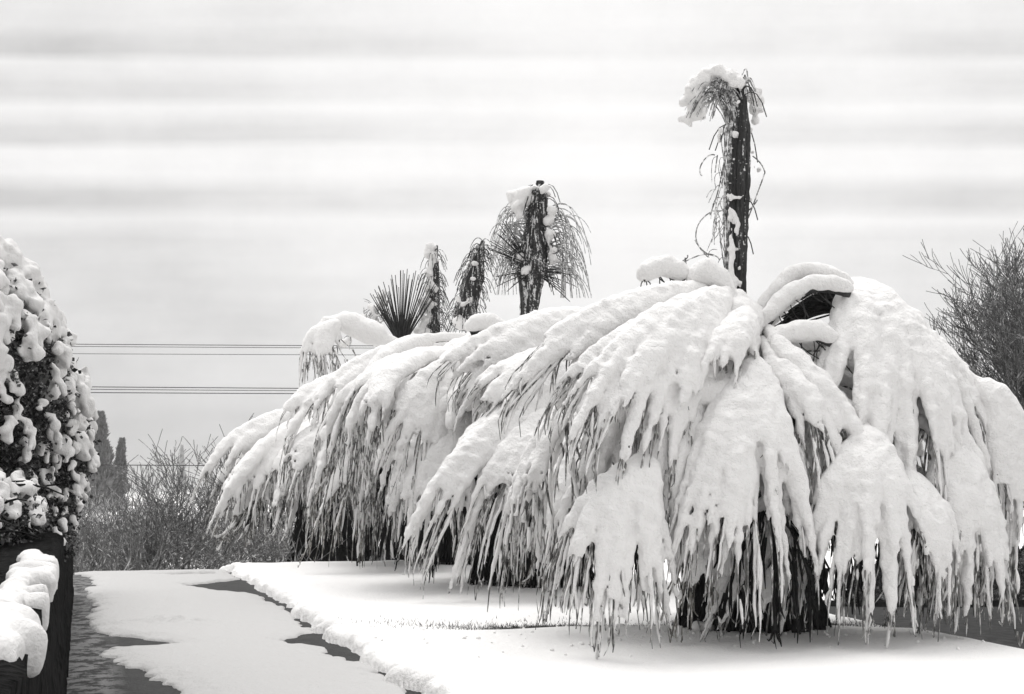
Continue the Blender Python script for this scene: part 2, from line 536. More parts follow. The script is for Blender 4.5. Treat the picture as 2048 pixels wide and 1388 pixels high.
def heightfield(name, us, vs, zf, m, keep=None):
    Ug, Vg = np.meshgrid(us, vs, indexing='ij')
    X, Y = xy(Ug, Vg)
    Z = zf(X, Y)
    v = np.stack([X, Y, Z], -1).reshape(-1, 3)
    a, b = Ug.shape
    i = np.arange(a - 1)[:, None] * b + np.arange(b - 1)[None, :]
    q = np.stack([i, i + b, i + b + 1, i + 1], -1).reshape(-1, 4)
    if keep is not None:
        kk = keep.reshape(-1)[q].any(1); q = q[kk]
        used = np.unique(q); mp = np.full(len(v), -1); mp[used] = np.arange(len(used)); v = v[used]; q = mp[q]
    return mesh(name, v, q, m)
us = axis([(-1500, -200, 150), (-200, -30, 15), (-30, -4, 1.0), (-4, -0.8, .15), (-.8, 1.9, .06), (1.9, 3.0, 0.022), (3.0, 11, 0.055), (11, 20, .25), (20, 60, 2), (60, 1500, 90)])
vs = axis([(-100, 0, 10), (0, 8, 0.5), (8, 10, .06), (10, 17, .035), (17, 26, 0.06), (26, 36, .25), (36, 100, 2), (100, 1500, 60)])
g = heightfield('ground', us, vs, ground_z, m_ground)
tag(g, 'snow covered lawn and ground under the palms', 'ground', kind='structure')
# sidewalk slab and street, laid above the ground sheet
p = heightfield('sidewalk', np.linspace(U0 - .2, U1 + .35, 30), axis([(0, 30, .1), (30, 60, 1)]), lambda X, Y: base_z(X, Y), m_path)
tag(p, 'dark wet concrete sidewalk beside the stone wall', 'sidewalk', kind='structure')
def road_z(X, Y): return base_z(X, Y) - 0.97
p = heightfield('street', np.linspace(ROAD_U0, ROAD_U1, 20), axis([(-30, 22, 2), (22, 30, .5), (30, 90, 3)]), road_z, m_road)
tag(p, 'dark wet street beyond the palm row', 'street', kind='structure')
ks = axis([(-30, 90, 0.6)])
def kerb(u0, name, lab):
    v = []
    for t in ks:
        for du, dz in ((0, -.1), (0, .12), (.02, .14), (.14, .14), (.16, .12), (.16, -.1)):
            X, Y = xy(u0 + du, t); v.append((X, Y, float(road_z(X, Y)) + dz))
    f = []
    for i in range(len(ks) - 1):
        for j in range(5):
            f.append((i * 6 + j, i * 6 + j + 1, i * 6 + 7 + j, i * 6 + 6 + j))
    o = mesh(name, v, f, m_wall, smooth=False)
    return tag(o, lab, 'kerb', kind='structure')
kerb(ROAD_U1, 'kerb', 'dark kerb on the far side of the street')
kerb(ROAD_U0 - .16, 'kerb', 'dark kerb on the near side of the street')

# snow lying on the sidewalk, thawed away in patches
def pxg(pts):
    o = []
    for px, py in pts:
        Y = CAMZ * FPX / (py - HOR); o.append(((px - 1024) / FPX * Y, Y))
    return np.array(o)
bare = [
    [(60, 1440), (420, 1440), (355, 1388), (278, 1350), (228, 1324), (198, 1309), (240, 1298), (350, 1292), (300, 1281), (215, 1270), (186, 1258),
     (178, 1232), (190, 1207), (170, 1186), (192, 1168), (160, 1146), (110, 1141)],
    [(560, 1284), (600, 1276), (650, 1258), (720, 1285), (790, 1325), (880, 1388), (930, 1450), (850, 1450), (806, 1388), (765, 1352), (700, 1312), (640, 1297)],
    [(528, 1197), (570, 1196), (640, 1225), (660, 1250), (628, 1243), (590, 1222)],
    [(362, 1171), (480, 1161), (560, 1176), (580, 1200), (545, 1192), (500, 1189), (430, 1184)],
    [(290, 1149), (420, 1147), (430, 1151), (330, 1152)],
]
def poly_sd(poly, X, Y):
    d = np.full(X.shape, 1e9); ins = np.zeros(X.shape, bool)
    n = len(poly)
    for i in range(n):
        a = poly[i]; b = poly[(i + 1) % n]
        ex, ey = b - a; wx, wy = X - a[0], Y - a[1]
        t = np.clip((wx * ex + wy * ey) / (ex * ex + ey * ey + 1e-12), 0, 1)
        d = np.minimum(d, np.hypot(wx - t * ex, wy - t * ey))
        c = ((a[1] > Y) != (b[1] > Y)) & (X < (b[0] - a[0]) * (Y - a[1]) / (b[1] - a[1] + 1e-12) + a[0])
        ins ^= c
    return np.where(ins, -d, d)
def path_snow_h(X, Y):
    s = np.full(X.shape, 9.0)
    for bp in bare: s = np.minimum(s, poly_sd(pxg(bp), X, Y))
    uu, vv_ = uv(X, Y)      # meltwater line along the edge of the lawn
    s = np.minimum(s, 2.17 - uu + lattice_noise(X, Y, 0.8, 31) * 0.24)
    s = s + lattice_noise(X, Y, 0.35, 21) * 0.16 + lattice_noise(X, Y, 0.11, 22) * 0.10
    h = np.sqrt(np.clip(s / 0.22, 0, 1)) * 0.05 + lattice_noise(X, Y, 0.9, 23) * 0.014 + lattice_noise(X, Y, 0.14, 25) * 0.006
    # a heaped trample near the wall
    h = h + 0.05 * np.exp(-((X + 3.55) / 0.5) ** 2 - ((Y - 14.6) / 0.25) ** 2) * (0.6 + lattice_noise(X, Y, 0.1, 24) * 1.6)
    return np.where(s > 0, h, -0.03 + s * 0.1)
pu = np.linspace(U0, U1 + .22, 120); pv = axis([(5, 10, .15), (10, 17, .03), (17, 24.5, .05), (24.5, 40, .5)])
Ug, Vg = np.meshgrid(pu, pv, indexing='ij'); PX, PY = xy(Ug, Vg)
keep = path_snow_h(PX, PY) > -0.031
o = heightfield('sidewalk_snow', pu, pv, lambda X, Y: base_z(X, Y) + np.maximum(path_snow_h(X, Y), -0.035), m_wetsnow, keep)
tag(o, 'thin thawing snow sheet lying on the sidewalk', 'snow', kind='stuff')

# ------------------------------------------------------------------ wall, its snow, and the hedge
wall = thing('stone_wall', (*xy(-0.3, 8.0), 0), 'dark rough stone wall running along the left of the sidewalk', 'wall')
vsW = np.arange(1.2, 19.2, 0.12)
zsW = np.linspace(-0.1, 1.2, 14)
vv = []; ff = []
n_v, n_z = len(vsW), len(zsW)
prof = [(-0.12, z) for z in zsW] + [(-0.16, 1.22), (-0.50, 1.22)] + [(-0.52, z) for z in zsW[::-1]]
rgw = np.random.default_rng(5)
for i, t in enumerate(vsW):
    for j, (u_, z_) in enumerate(prof):
        jx = (rgw.random() - .5) * 0.035
        X, Y = xy(u_ + jx, t + (rgw.random() - .5) * 0.03)
        vv.append((X, Y, z_ + (rgw.random() - .5) * 0.02))
K = len(prof)
for i in range(n_v - 1):
    for j in range(K - 1):
        ff.append((i * K + j, (i + 1) * K + j, (i + 1) * K + j + 1, i * K + j + 1))
ff.append(tuple(range(K))); ff.append(tuple(reversed(range((n_v - 1) * K, n_v * K))))
mesh('masonry', vv, ff, m_wall, wall)
sn = Snow()
RW = random.Random(31)
v_ = 3.12
while v_ < 6.2:
    near = v_ < 3.62
    if near or v_ > 3.95:
        r_ = (.066 if near else .026) * RW.uniform(.85, 1.15)
        for u_ in ((-.18, -.26, -.34) if near else (-.175, -.215)):
            X, Y = xy(u_ + RW.uniform(-.012, .012), v_); sn.lump(V(X, Y, (1.205 if near else 1.225) + RW.uniform(-.01, .015)), r_)
        if RW.random() < .35:
            X, Y = xy(-.12, v_); sn.seg.append((V(X, Y, 1.23), V(X, Y, 1.23 - RW.uniform(.03, .09)), .045 if near else .03, .02))
    v_ += .075
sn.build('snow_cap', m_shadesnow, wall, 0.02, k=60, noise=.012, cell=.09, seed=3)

hedge = thing('evergreen_hedge', (*xy(-0.9, 9.3), 1.1), 'dark broadleaf evergreen hedge loaded with snow clumps above the wall', 'hedge')
# centre px, py, Y, radii px (x, z), depth radius m
blobs = []
for px, py, Y, rx, rz, ry in [(px_ - 34, py_, Y_, a_, b_, c_) for px_, py_, Y_, a_, b_, c_ in [(-60, 760, 8.6, 205, 262, 1.0), (10, 850, 9.4, 160, 220, 1.2), (50, 900, 9.8, 128, 150, 1.2),
                              (-10, 1010, 9.4, 150, 115, 1.2), (-220, 820, 8.6, 260, 300, 1.4), (70, 985, 10.4, 88, 130, 1.0), (-20, 1085, 9.0, 160, 70, 1.2), (78, 1080, 10.6, 62, 70, .9), (-70, 1035, 7.2, 150, 80, .9), (40, 1075, 8.4, 70, 50, .9)]]:
    c = at(px, py, Y); blobs.append((c, V(rx * Y / FPX, ry, rz * Y / FPX)))
def blob_in(p, sc_=1.0):
    return any((((p - c) / (r * sc_)) ** 2).sum() < 1 for c, r in blobs)
def surf_pts(n, seed, jitter=0.06):
    rg = np.random.default_rng(seed); res = []
    wts = np.array([r[0] * r[2] + r[1] * r[2] for _, r in blobs]); wts /= wts.sum()
    while len(res) < n:
        i = rg.choice(len(blobs), p=wts); c, r = blobs[i]
        d = unit(rg.normal(size=3)); p = c + d * r
        if blob_in(p, 0.985) : continue
        nrm = unit(d / r)
        if nrm[1] > 0.75: continue
        res.append((p + nrm * rg.normal() * jitter, nrm))
    return res
# inner mass of the hedge so that the sky does not show through the middle
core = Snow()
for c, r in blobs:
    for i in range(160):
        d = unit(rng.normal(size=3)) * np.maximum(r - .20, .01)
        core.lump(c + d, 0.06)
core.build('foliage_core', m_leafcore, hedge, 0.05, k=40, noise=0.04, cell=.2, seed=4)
def seen_pts(n, seed, jitter):
    o = []
    for p_, n_ in surf_pts(n, seed, jitter):
        px = 1024 + FPX * p_[0] / p_[1]
        if px < -260 or (px < -40 and R.random() < .4): continue
        if n_[1] > 0.35: continue
        o.append((p_, n_))
    return o
lv = []; lf = []
for p_, n_ in seen_pts(95000, 8, 0.03):
    p_ = p_ - n_ * abs(rng.normal()) * .07
    a = unit(rng.normal(size=3) + n_ * 0.5 + V(0, 0, -.2)); b = unit(np.cross(a, rng.normal(size=3)))
    ln = rng.uniform(0.022, 0.048); wd = ln * 0.36
    i = len(lv)
    mid = np.cross(a, b) * wd * 0.3
    lv += [p_, p_ + a * ln * .5 + b * wd - mid, p_ + a * ln, p_ + a * ln * .5 - b * wd - mid, p_ + a * ln * .5]
    lf += [(i, i + 1, i + 4), (i + 1, i + 2, i + 4), (i + 2, i + 3, i + 4), (i + 3, i, i + 4)]
mesh('foliage', lv, np.array(lf), m_darkleaf, hedge, smooth=False)
sn = Snow()
RH = random.Random(123)
for p_, n_ in seen_pts(7500, 9, 0.03):
    zz = p_[2]; up = n_[2]
    zf = min(1, max(0, (zz - 1.2) / 1.5))
    pr = 0.115 + 0.07 * zf + 0.35 * max(0, up - .2)
    if zz < 1.55: pr *= max(0.06, (zz - 1.15) / .4 * .9)
    if RH.random() > pr: continue
    r = RH.uniform(0.008, 0.023) * (0.75 + 0.75 * zf) * (1.0 + 0.8 * max(0, up))
    q = p_ + n_ * 0.02
    t2 = unit(np.cross(n_, V(0, 0, 1)) + 1e-6)
    for k_ in range(RH.randint(2, 5)):      # a clump is several small heaps run together, sagging down the leaves
        e = q + t2 * RH.gauss(0, .035) + V(0, 0, -RH.uniform(0.0, .055)) + n_ * RH.uniform(-.01, .02)
        sn.seg.append((q, e, r * RH.uniform(.8, 1.2), r * RH.uniform(.4, 1.1)))
        if RH.random() < .6: q = e
for px, py, Y, r in [(px_ - 12, *q_) for px_, *q_ in [(150, 775, 9.3, .085), (175, 785, 9.3, .07), (186, 805, 9.3, .05), (165, 760, 9.3, .06), (160, 868, 9.6, .06), (172, 880, 9.6, .05),
                     (100, 640, 8.9, .10), (60, 560, 8.7, .12), (20, 520, 8.6, .12), (80, 600, 8.8, .1), (-20, 505, 8.5, .13), (120, 690, 9.0, .08),
                     (20, 720, 8.0, .05), (10, 640, 7.9, .05), (40, 610, 8.1, .05), (-10, 590, 7.9, .06), (140, 730, 9.1, .07), (10, 700, 7.9, .045),
                     (20, 1065, 8.3, .05), (35, 1085, 8.3, .045), (12, 1100, 8.3, .04)]]:
    c = at(px, py, Y); sn.seg.append((c, c + V(R.uniform(-.04, .04), 0, -R.uniform(.04, .12)), r, r * .8))
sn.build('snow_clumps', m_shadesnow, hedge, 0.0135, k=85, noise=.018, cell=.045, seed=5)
tb = Tubes()
for i in range(7):
    a = np.array([*xy(R.uniform(-.9, -.6), R.uniform(8.6, 11)), 1.0]); b_ = a + V(R.uniform(-.3, .3), R.uniform(-.3, .3), 1.0)
    tb.add(bez(a, (a + b_) / 2 + V(.1, 0, 0), b_, 6), np.linspace(.04, .02, 6), 6)
for i in range(90):   # low straggling twigs over the wall top
    a = np.array([*xy(R.uniform(-.9, -.4), R.uniform(5.6, 10)), R.uniform(1.2, 1.5)]); b_ = a + V(R.uniform(-.1, .35), R.uniform(-.5, .3), R.uniform(-.12, .15))
    tb.add(bez(a, (a + b_) / 2 + V(0, 0, .08), b_, 5), np.linspace(.010, .004, 5), 4)
tb.build('branches', m_leafcore, hedge)

# ------------------------------------------------------------------ palms
def fan(palm, apex, mid, end, w, n=18, hub=None, thick=1.0, cover=0.86, vox=0.024, lift=0.15, wrap=0.25, bite=0.5,
        rag=0.14, strands=1.0, seed=0, arch=0.35, side=None, mats=None, fing=3, pet=True, thin_tip=0.015, label=None, hang=0.18, pmid=None, over=7, cl_=0.67):
    """one fan leaf: petiole, drooping leaf segments, and the snow that lies on it. All points are world points"""
    rr = random.Random(seed * 77 + 5)
    apex, mid, end = map(np.asarray, (apex, mid, end))
    tb = Tubes()
    sn = Snow(); ice = Tubes()
    if side is None:
        h = end - apex; h[2] = 0
        side = V(1, 0, 0) if np.linalg.norm(h) < 0.05 else V(h[1], -h[0], 0) / np.linalg.norm(h)
    side = np.array(side, float)
    back = np.cross(side, V(0, 0, 1))
    if back[1] < 0: back = -back          # points away from the camera
    if label is None and (end - apex)[1] > 0.2: back = -back
    n = int(n * 1.25)
    clusters = []; i = 0
    while i < n:
        k_ = min(n - i, rr.choice([1, 2, 2, 3, 3, 4]) if fing >= 3 else rr.choice([1, 2, 2]))
        clusters.append(list(range(i, i + k_))); i += k_
    NP = 17
    def zfloor(q):
        lo = max(0.03, float(base_z(q[0], q[1]))) + rr.uniform(.12, .36)
        if q[2] < lo: q = q.copy(); q[2] = lo
        return q
    for cl in clusters:
        sc_ = -1 + 2 * (sum(cl) / len(cl)) / (n - 1)
        clen = rr.uniform(-1, 1) * rag * 1.1
        crad = rr.uniform(.72, 1.22)
        coff = back * rr.uniform(-.07, .07) * (w / .6) * min(1, cl_ / .6) ** 2
        ccov = min(1.0, cover + rr.uniform(-.16, .14))
        cbend = rr.gauss(0, .05) * w
        for i in cl:
            s = -1 + 2 * (i + rr.uniform(-.25, .25)) / (n - 1)
            se = s * (1 - cl_) + sc_ * cl_
            lenf = 1 - bite * abs(se) ** 2.2 * 0.35 + clen + rr.uniform(-.5, .5) * rag
            e = apex + (end - apex) * lenf + side * (se * w + cbend) + back * (wrap * se * se * w) + V(0, 0, lift * w * se * se) + coff
            m = apex + (mid - apex) * (0.9 + 0.1 * lenf) + side * s * w * 0.60 + back * (wrap * s * s * w * .5) + V(0, 0, (0.10 - 0.30 * s * s) * w * 0.6) + coff
            rib = back * rr.uniform(-.028, .028)
            pts = bez(apex + side * s * 0.03, m + rib, e + rib, NP)
            wob = np.cumsum(np.array([[rr.gauss(0, .007), rr.gauss(0, .007), 0] for _ in range(NP - 6)]), 0)
            pts[6:] += wob
            pts = np.array([p if p[2] > .16 else zfloor(p) for p in pts])
            nc = max(7, min(NP, int(round(NP * ccov + rr.uniform(-1.2, 1.2)))))
            tt = np.arange(nc) / (nc - 1)
            rad = np.interp(tt, [0, .12, .35, .55, .75, .9, 1], [.050, .060, .058, .044, .032, .023, .010]) * thick * crad
            rad = rad * (1 + 0.22 * np.array([rr.uniform(-1, 1) for _ in tt]))
            rad = np.maximum(rad, thin_tip * (.8 if thick > .9 else .6))
            if thick > .3: sn.stroke(pts[:nc] + V(0, 0, .012), rad)
            tip = pts[-1]; dirv = unit(pts[-1] - pts[-2])
            L_ = rr.uniform(.2, 1.5) * hang
            q1 = zfloor(tip + dirv * L_ * .35 + V(0, 0, -L_ * .3)); q2 = zfloor(q1 + V(rr.gauss(0, .015), rr.gauss(0, .015), -L_ * .6))
            allp = np.vstack([pts[2:] - V(0, 0, .02), q1[None], q2[None]])
            tb.add(allp, np.interp(np.linspace(0, 1, len(allp)), [0, .5, .8, 1], [.012, .012, .009, .003]), 3)
            if thick > .6 and rr.random() < (.5 if vox < .03 else .3):      # rime and ice thickening the free tips
                ip = np.vstack([pts[-5:], q1[None], q2[None]])[: rr.randint(5, 7)]
                rr_ = .0135 * (1.0 if vox < .03 else 1.5)
                ice.add(bez(ip[0], ip[len(ip) // 2] + V(rr.gauss(0, .02), 0, 0), ip[-1], 9) - back * .01 + rng.normal(size=(9, 3)) * V(.005, .005, 0), rr_ * np.array([.4, 1.1, 1.35, rr.uniform(.8, 1.5), rr.uniform(.7, 1.4), rr.uniform(.6, 1.3), rr.uniform(.5, 1.2), rr.uniform(.4, 1), .3]), 5)
            for k_ in range(int(2 * strands + rr.random())):     # split threads
                j = rr.randint(7, NP - 1); a = pts[j] + V(rr.gauss(0, .02), rr.gauss(0, .02), -.02)
                Lr = rr.uniform(.12, .5) * (0.6 + hang)
                b1 = a + dirv * Lr * .3 + V(rr.gauss(0, .02), rr.gauss(0, .02), -Lr * .3); b2 = zfloor(b1 + V(rr.gauss(0, .025), rr.gauss(0, .025), -Lr * .5))
                tb.add(bez(a, b1, b2, 5), np.array([.008, .009, .008, .006, .003]) * (1.0 if vox < .03 else 1.5), 3)
                if thick > .9 and rr.random() < (.28 if vox < .03 else .15):
                    ice.add(bez(a, b1, b1 + (b2 - b1) * rr.uniform(.1, 1), 7) - back * .012, np.array([.4, .9, 1.15, 1.0, .9, .6, .15]) * .011 * (1.0 if vox < .03 else 1.5) * rr.uniform(.8, 1.3), 4)
    # shorter runs of snow slumped over the first layer, with fingers of their own
    for o_ in range(over):
        s0 = rr.uniform(-.85, .85); t1 = rr.uniform(.35, .88); nf = rr.randint(2, 5); wd = rr.uniform(.08, .24)
        for f in range(nf):
            s = s0 + wd * (f / max(1, nf - 1) - .5) * 2
            e = apex + (end - apex) * 1.0 + side * (s * w) + back * (wrap * s * s * w) + V(0, 0, lift * w * s * s)
            m = apex + (mid - apex) + side * (s0 + (s - s0) * .8) * w * 0.60 + back * (wrap * s * s * w * .5) + V(0, 0, (0.10 - 0.30 * s * s) * w * 0.6)
            pts = bez(apex + side * s * .03, m, e, 25)
            j1 = int(24 * min(.95, t1 + rr.uniform(-.06, .09))); j0 = max(1, j1 - rr.randint(8, 13))
            q = pts[j0:j1 + 1] - back * np.interp(np.linspace(0, 1, j1 - j0 + 1), [0, .5, 1], [0, .045, .06])[:, None] * thick
            tq = np.linspace(0, 1, len(q))
            sn.stroke(q, np.interp(tq, [0, .4, .75, 1], [.02, .040, .028, .010]) * thick * rr.uniform(.8, 1.1))
    if hub is not None and pet:
        hub = np.asarray(hub)
        pm = (hub + apex) / 2 + V(0, 0, arch) if pmid is None else np.asarray(pmid)
        pp = bez(hub, pm, apex, 14)
        tb.add(pp, np.linspace(.032, .020, 14), 6)
        sn.stroke(pp[1:] + V(0, 0, .045), np.full(13, 0.050) * thick ** .5)
    o = tb.build('frond', (mats or m_frond), palm)
    if label: o['label'] = label
    sn.build('snow_cover', m_snow, o, vox, k=100 * .022 / max(.022, vox) + 6, noise=.014 + .25 * (vox - .022), cell=.075, seed=seed, extra=ice)
    return o

def trunk_part(palm, base, top, r0, r1, vox_lean=0):
    tb = Tubes()
    n = 24
    pp = bez(base, (base + top) / 2, top, n)
    rad = np.linspace(r0, r1, n) * (1 + 0.08 * np.array([(-1) ** i for i in range(n)]))
    tb.add(pp, rad, 14)
    tb.build('trunk', m_trunk, palm)
def skirt_part(palm, base, top, r_top, r_bot, n=260, seed=0):
    """thatch of dead leaves hanging round the trunk"""
    rr = random.Random(seed); tb = Tubes()
    for i in range(n):
        a = rr.uniform(0, 2 * math.pi); hz = rr.uniform(0.25, 1.0)
        c = base + (top - base) * hz
        d = V(math.cos(a), math.sin(a), 0)
        rA = r_top * rr.uniform(.3, .9); rB = (r_bot * (1 - hz * .35)) * rr.uniform(.75, 1.05)
        L_ = rr.uniform(.5, 1.1)
        p0 = c + d * rA; p2 = c + d * rB + V(0, 0, -L_)
        if p2[2] < base[2]: p2[2] = base[2] + rr.uniform(0, .08)
        pts = bez(p0, (p0 + p2) / 2 + d * .12 + V(0, 0, .1), p2, 7)
        tb.add(pts, np.array([.02, .045, .06, .055, .045, .03, .01]) * rr.uniform(.7, 1.2), 3)
    tb.build('dead_leaf_skirt', m_thatch, palm)

def auto_fronds(palm, base, hubz, n, rad, seed, vox, drop=(0.9, 1.9), face=None, thick=1.0, nr=13, azs=None, w=(.45, .75), mats=None):
    rr = random.Random(seed)
    for i in range(n):
        a = azs[i] if azs is not None else 2 * math.pi * (i + rr.uniform(-.3, .3)) / n
        d = V(math.cos(a), math.sin(a), 0)
        ra = rad * rr.uniform(.35, .55); re = rad * rr.uniform(.75, 1.0)
        hub = base + V(0, 0, hubz - .1)
        top = hubz + rr.uniform(-.35, .35)
        apex = base + d * ra + V(0, 0, top)
        endz = max(0.35, top - rr.uniform(*drop))
        end = base + d * re + V(0, 0, endz)
        mid = base + d * (re * 0.92) + V(0, 0, top * .95 + endz * .05)
        fan(palm, apex, mid, end, rr.uniform(*w), n=nr, hub=hub, vox=vox, seed=seed * 31 + i, thick=thick * rr.uniform(.9, 1.05), hang=.22, strands=1.3 if mats is None else 3, mats=mats, over=0 if mats is not None else 2)

def dome(palm, base, ztop, rad, drop, azs, r=.26, vox=.04, seed=0, rmin=.25):
    """the snow packed on the crown between the leaves"""
    s = Snow(); rr = random.Random(seed)
    for a in azs:
        d = V(math.cos(math.radians(a)), math.sin(math.radians(a)), 0)
        R_ = rad * rr.uniform(.85, 1.08)
        q = [base + d * t * R_ + V(0, 0, ztop - drop * t ** 1.8 + rr.uniform(-.05, .05)) for t in np.linspace(rmin, 1, 7)]
        s.stroke(q, np.interp(np.linspace(0, 1, 7), [0, .6, 1], [r, r * .8, r * .25]))
    s.build('crown_snow', m_snow, palm, vox, k=26, noise=.035, cell=.16, seed=seed)
PALMS = 'snow bent fan palms in a row along the lawn'
def P_at(px, Y, z): return V((px - 1024) / FPX * Y, Y, z)

# ---- palm 1, the nearest
Y1 = 13.0
b1 = V((1500 - 1024) / FPX * Y1, Y1, 0.02)
palm1 = thing('fan_palm', tuple(b1), 'nearest and largest fan palm, snow buried, with one tall dark upright spear of leaves', 'palm tree', PALMS)
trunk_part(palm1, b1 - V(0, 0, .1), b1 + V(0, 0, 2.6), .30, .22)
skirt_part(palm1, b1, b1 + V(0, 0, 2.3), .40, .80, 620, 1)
hub1 = b1 + V(0, 0, 2.55)
S1 = [
 # (apex, mid, end, halfwidth m, opts)
 # A: big fan in the middle
 dict(apex=at(1505, 735, 12.0), mid=at(1490, 850, 11.35), end=at(1478, 1190, 11.35), w=.72, n=28, thick=1.2, cover=.9, side=(1, .05, 0), lift=.25, wrap=.35, rag=.12),
 # upper left dome
 dict(apex=at(1440, 600, 12.4), mid=at(1330, 650, 11.6), end=at(1255, 945, 11.3), w=.74, cl_=.42, n=30, thick=1.4, cover=.94, side=(1, .35, -.25), lift=.1, wrap=.2, rag=.12),
 dict(apex=at(1400, 590, 12.6), mid=at(1230, 620, 12.0), end=at(1130, 830, 11.8), w=.66, cl_=.4, n=26, thick=1.3, cover=.9, side=(.9, .45, -.35), lift=.0, rag=.14),
 # lower left fan
 dict(apex=at(1290, 935, 11.6), mid=at(1230, 960, 11.2), end=at(1225, 1235, 11.2), w=.56, n=22, thick=1.25, cover=.9, side=(1, .1, -.1), lift=.15, wrap=.4, rag=.14, hang=.22),
 # ridge right of the middle fan
 dict(apex=at(1545, 735, 12.1), mid=at(1625, 765, 11.8), end=at(1655, 1000, 11.7), w=.26, n=11, thick=1.15, cover=.88, side=(1, 0, -.1)),
 dict(apex=at(1560, 700, 12.2), mid=at(1690, 800, 11.9), end=at(1705, 905, 11.9), w=.20, n=9, thick=1.2, cover=.95, side=(1, 0, -.4)),
 # right upper dome
 dict(apex=at(1700, 585, 13.0), mid=at(1830, 590, 12.2), end=at(1810, 1000, 11.9), w=.86, n=36, thick=1.5, cover=.95, cl_=.38, bite=.3, side=(1, .2, -.15), lift=.1, wrap=.35, rag=.12, arch=.6, pmid=at(1590, 470, 13.2)),
 dict(apex=at(1745, 640, 13.2), mid=at(1930, 660, 12.7), end=at(1930, 930, 12.5), w=.52, cl_=.35, n=22, thick=1.3, cover=.92, side=(1, .5, -.4), lift=.0, arch=.6, pmid=at(1600, 500, 13.4)),
 # right lower fans
 dict(apex=at(1735, 870, 12.0), mid=at(1740, 940, 11.5), end=at(1735, 1235, 11.45), w=.58, n=24, thick=1.25, cover=.9, side=(1, .05, 0), lift=.2, wrap=.4, hang=.25),
 dict(apex=at(1800, 960, 12.1), mid=at(1880, 965, 11.7), end=at(1855, 1220, 11.7), w=.28, n=10, thick=1.2, cover=.84, side=(1, .1, -.3), hang=.2),
 dict(apex=at(1905, 900, 12.3), mid=at(1940, 950, 12.0), end=at(1935, 1245, 12.0), w=.48, n=19, thick=1.2, cover=.9, side=(1, .2, -.1), hang=.25),
 dict(apex=at(1965, 780, 12.8), mid=at(2060, 800, 12.7), end=at(2030, 1160, 12.6), w=.32, n=12, thick=1.15, cover=.88, side=(1, .3, -.3), hang=.25, arch=.5),
 # inner fans hanging low in front of the trunk
 dict(apex=at(1540, 1000, 12.2), mid=at(1500, 1080, 12.0), end=at(1440, 1262, 12.0), w=.28, n=9, thick=.8, cover=.93, side=(1, 0, .15), hang=.06, rag=.2, fing=2),
 dict(apex=at(1585, 1010, 12.2), mid=at(1580, 1100, 12.05), end=at(1555, 1266, 12.05), w=.25, n=9, thick=.85, cover=.93, side=(1, 0, .1), hang=.05, rag=.2, fing=2),
 dict(apex=at(1420, 1020, 12.1), mid=at(1390, 1100, 11.9), end=at(1370, 1230, 11.9), w=.25, n=10, thick=.6, cover=.8, side=(1, 0, 0), hang=.1, rag=.3, mats=m_straw),
 dict(apex=at(1400, 790, 12.0), mid=at(1330, 840, 11.6), end=at(1310, 1110, 11.6), w=.36, n=15, thick=1.15, cover=.9, side=(1, .1, -.1), rag=.2),
 dict(apex=at(1275, 800, 12.6), mid=at(1215, 850, 12.3), end=at(1200, 1010, 12.3), w=.36, n=14, thick=1.0, cover=.85, side=(1, .1, -.1), rag=.25),
 dict(apex=at(1640, 820, 12.3), mid=at(1640, 900, 12.0), end=at(1650, 1130, 12.0), w=.34, n=14, thick=1.1, cover=.9, side=(1, .0, 0), rag=.2),
 dict(apex=at(1880, 1000, 12.6), mid=at(1890, 1060, 12.4), end=at(1880, 1230, 12.4), w=.5, n=16, thick=1.0, cover=.88, side=(1, .1, 0), rag=.25),
 dict(apex=at(1990, 860, 13.3), mid=at(2010, 900, 13.2), end=at(1995, 1130, 13.2), w=.42, n=14, thick=1.1, cover=.9, side=(1, .1, 0), rag=.25),
 dict(apex=at(1720, 700, 13.3), mid=at(1740, 760, 13.1), end=at(1730, 960, 13.1), w=.5, n=16, thick=1.1, cover=.85, side=(1, .1, 0), rag=.25),
 # collar above the dark hole, left of the middle fan
 dict(apex=at(1490, 640, 12.3), mid=at(1450, 660, 11.8), end=at(1440, 760, 11.75), w=.36, n=13, thick=1.1, cover=.95, side=(1, .1, .3), hang=.03, rag=.2),
]
for i, s in enumerate(S1):
    fan(palm1, hub=hub1, seed=100 + i, vox=.022, **s)
auto_fronds(palm1, b1, 2.35, 7, 2.3, 5, .034, azs=[math.radians(a) for a in (20, 55, 90, 125, 160, -15, 185)])
auto_fronds(palm1, b1, 1.6, 8, 1.6, 6, .034, azs=[math.radians(a) for a in (0, 40, 90, 140, 180, 215, 325, 270)], drop=(.8, 1.2), w=(.35, .5), mats=m_thatch, thick=.28)

dome(palm1, b1, 2.98, 1.45, .95, range(150, 252, 9), r=.20, vox=.03, seed=1)
# bare arching stalks left and right of the crown
def stalk(palm, pts, r=.03, snow=.06, vox=.022, seed=0, name='arched_stalk'):
    pts = [np.asarray(p) for p in pts]
    q = bez(pts[0], pts[1], pts[2], 16)
    tb = Tubes(); tb.add(q, r, 6)
    rr = random.Random(seed)
    for i in range(8):
        j = rr.randint(4, 14); a = q[j]; tb.add(bez(a, a + V(rr.uniform(-.1, .15), 0, -.08), a + V(rr.uniform(-.05, .3), rr.uniform(-.1, .1), -rr.uniform(.1, .3)), 5), .006, 3)
    o = tb.build(name, m_petiole, palm)
    s = Snow(); s.stroke(q + V(0, 0, r + snow * .5), np.full(16, snow)); s.build('snow_cover', m_snow, o, vox, k=36, noise=.015, cell=.1, seed=seed)
stalk(palm1, [at(1520, 640, 12.7), at(1585, 500, 12.7), at(1700, 580, 12.7)], .03, .040, seed=1)
stalk(palm1, [at(1525, 665, 12.5), at(1590, 545, 12.5), at(1700, 590, 12.5)], .035, .045, seed=2)
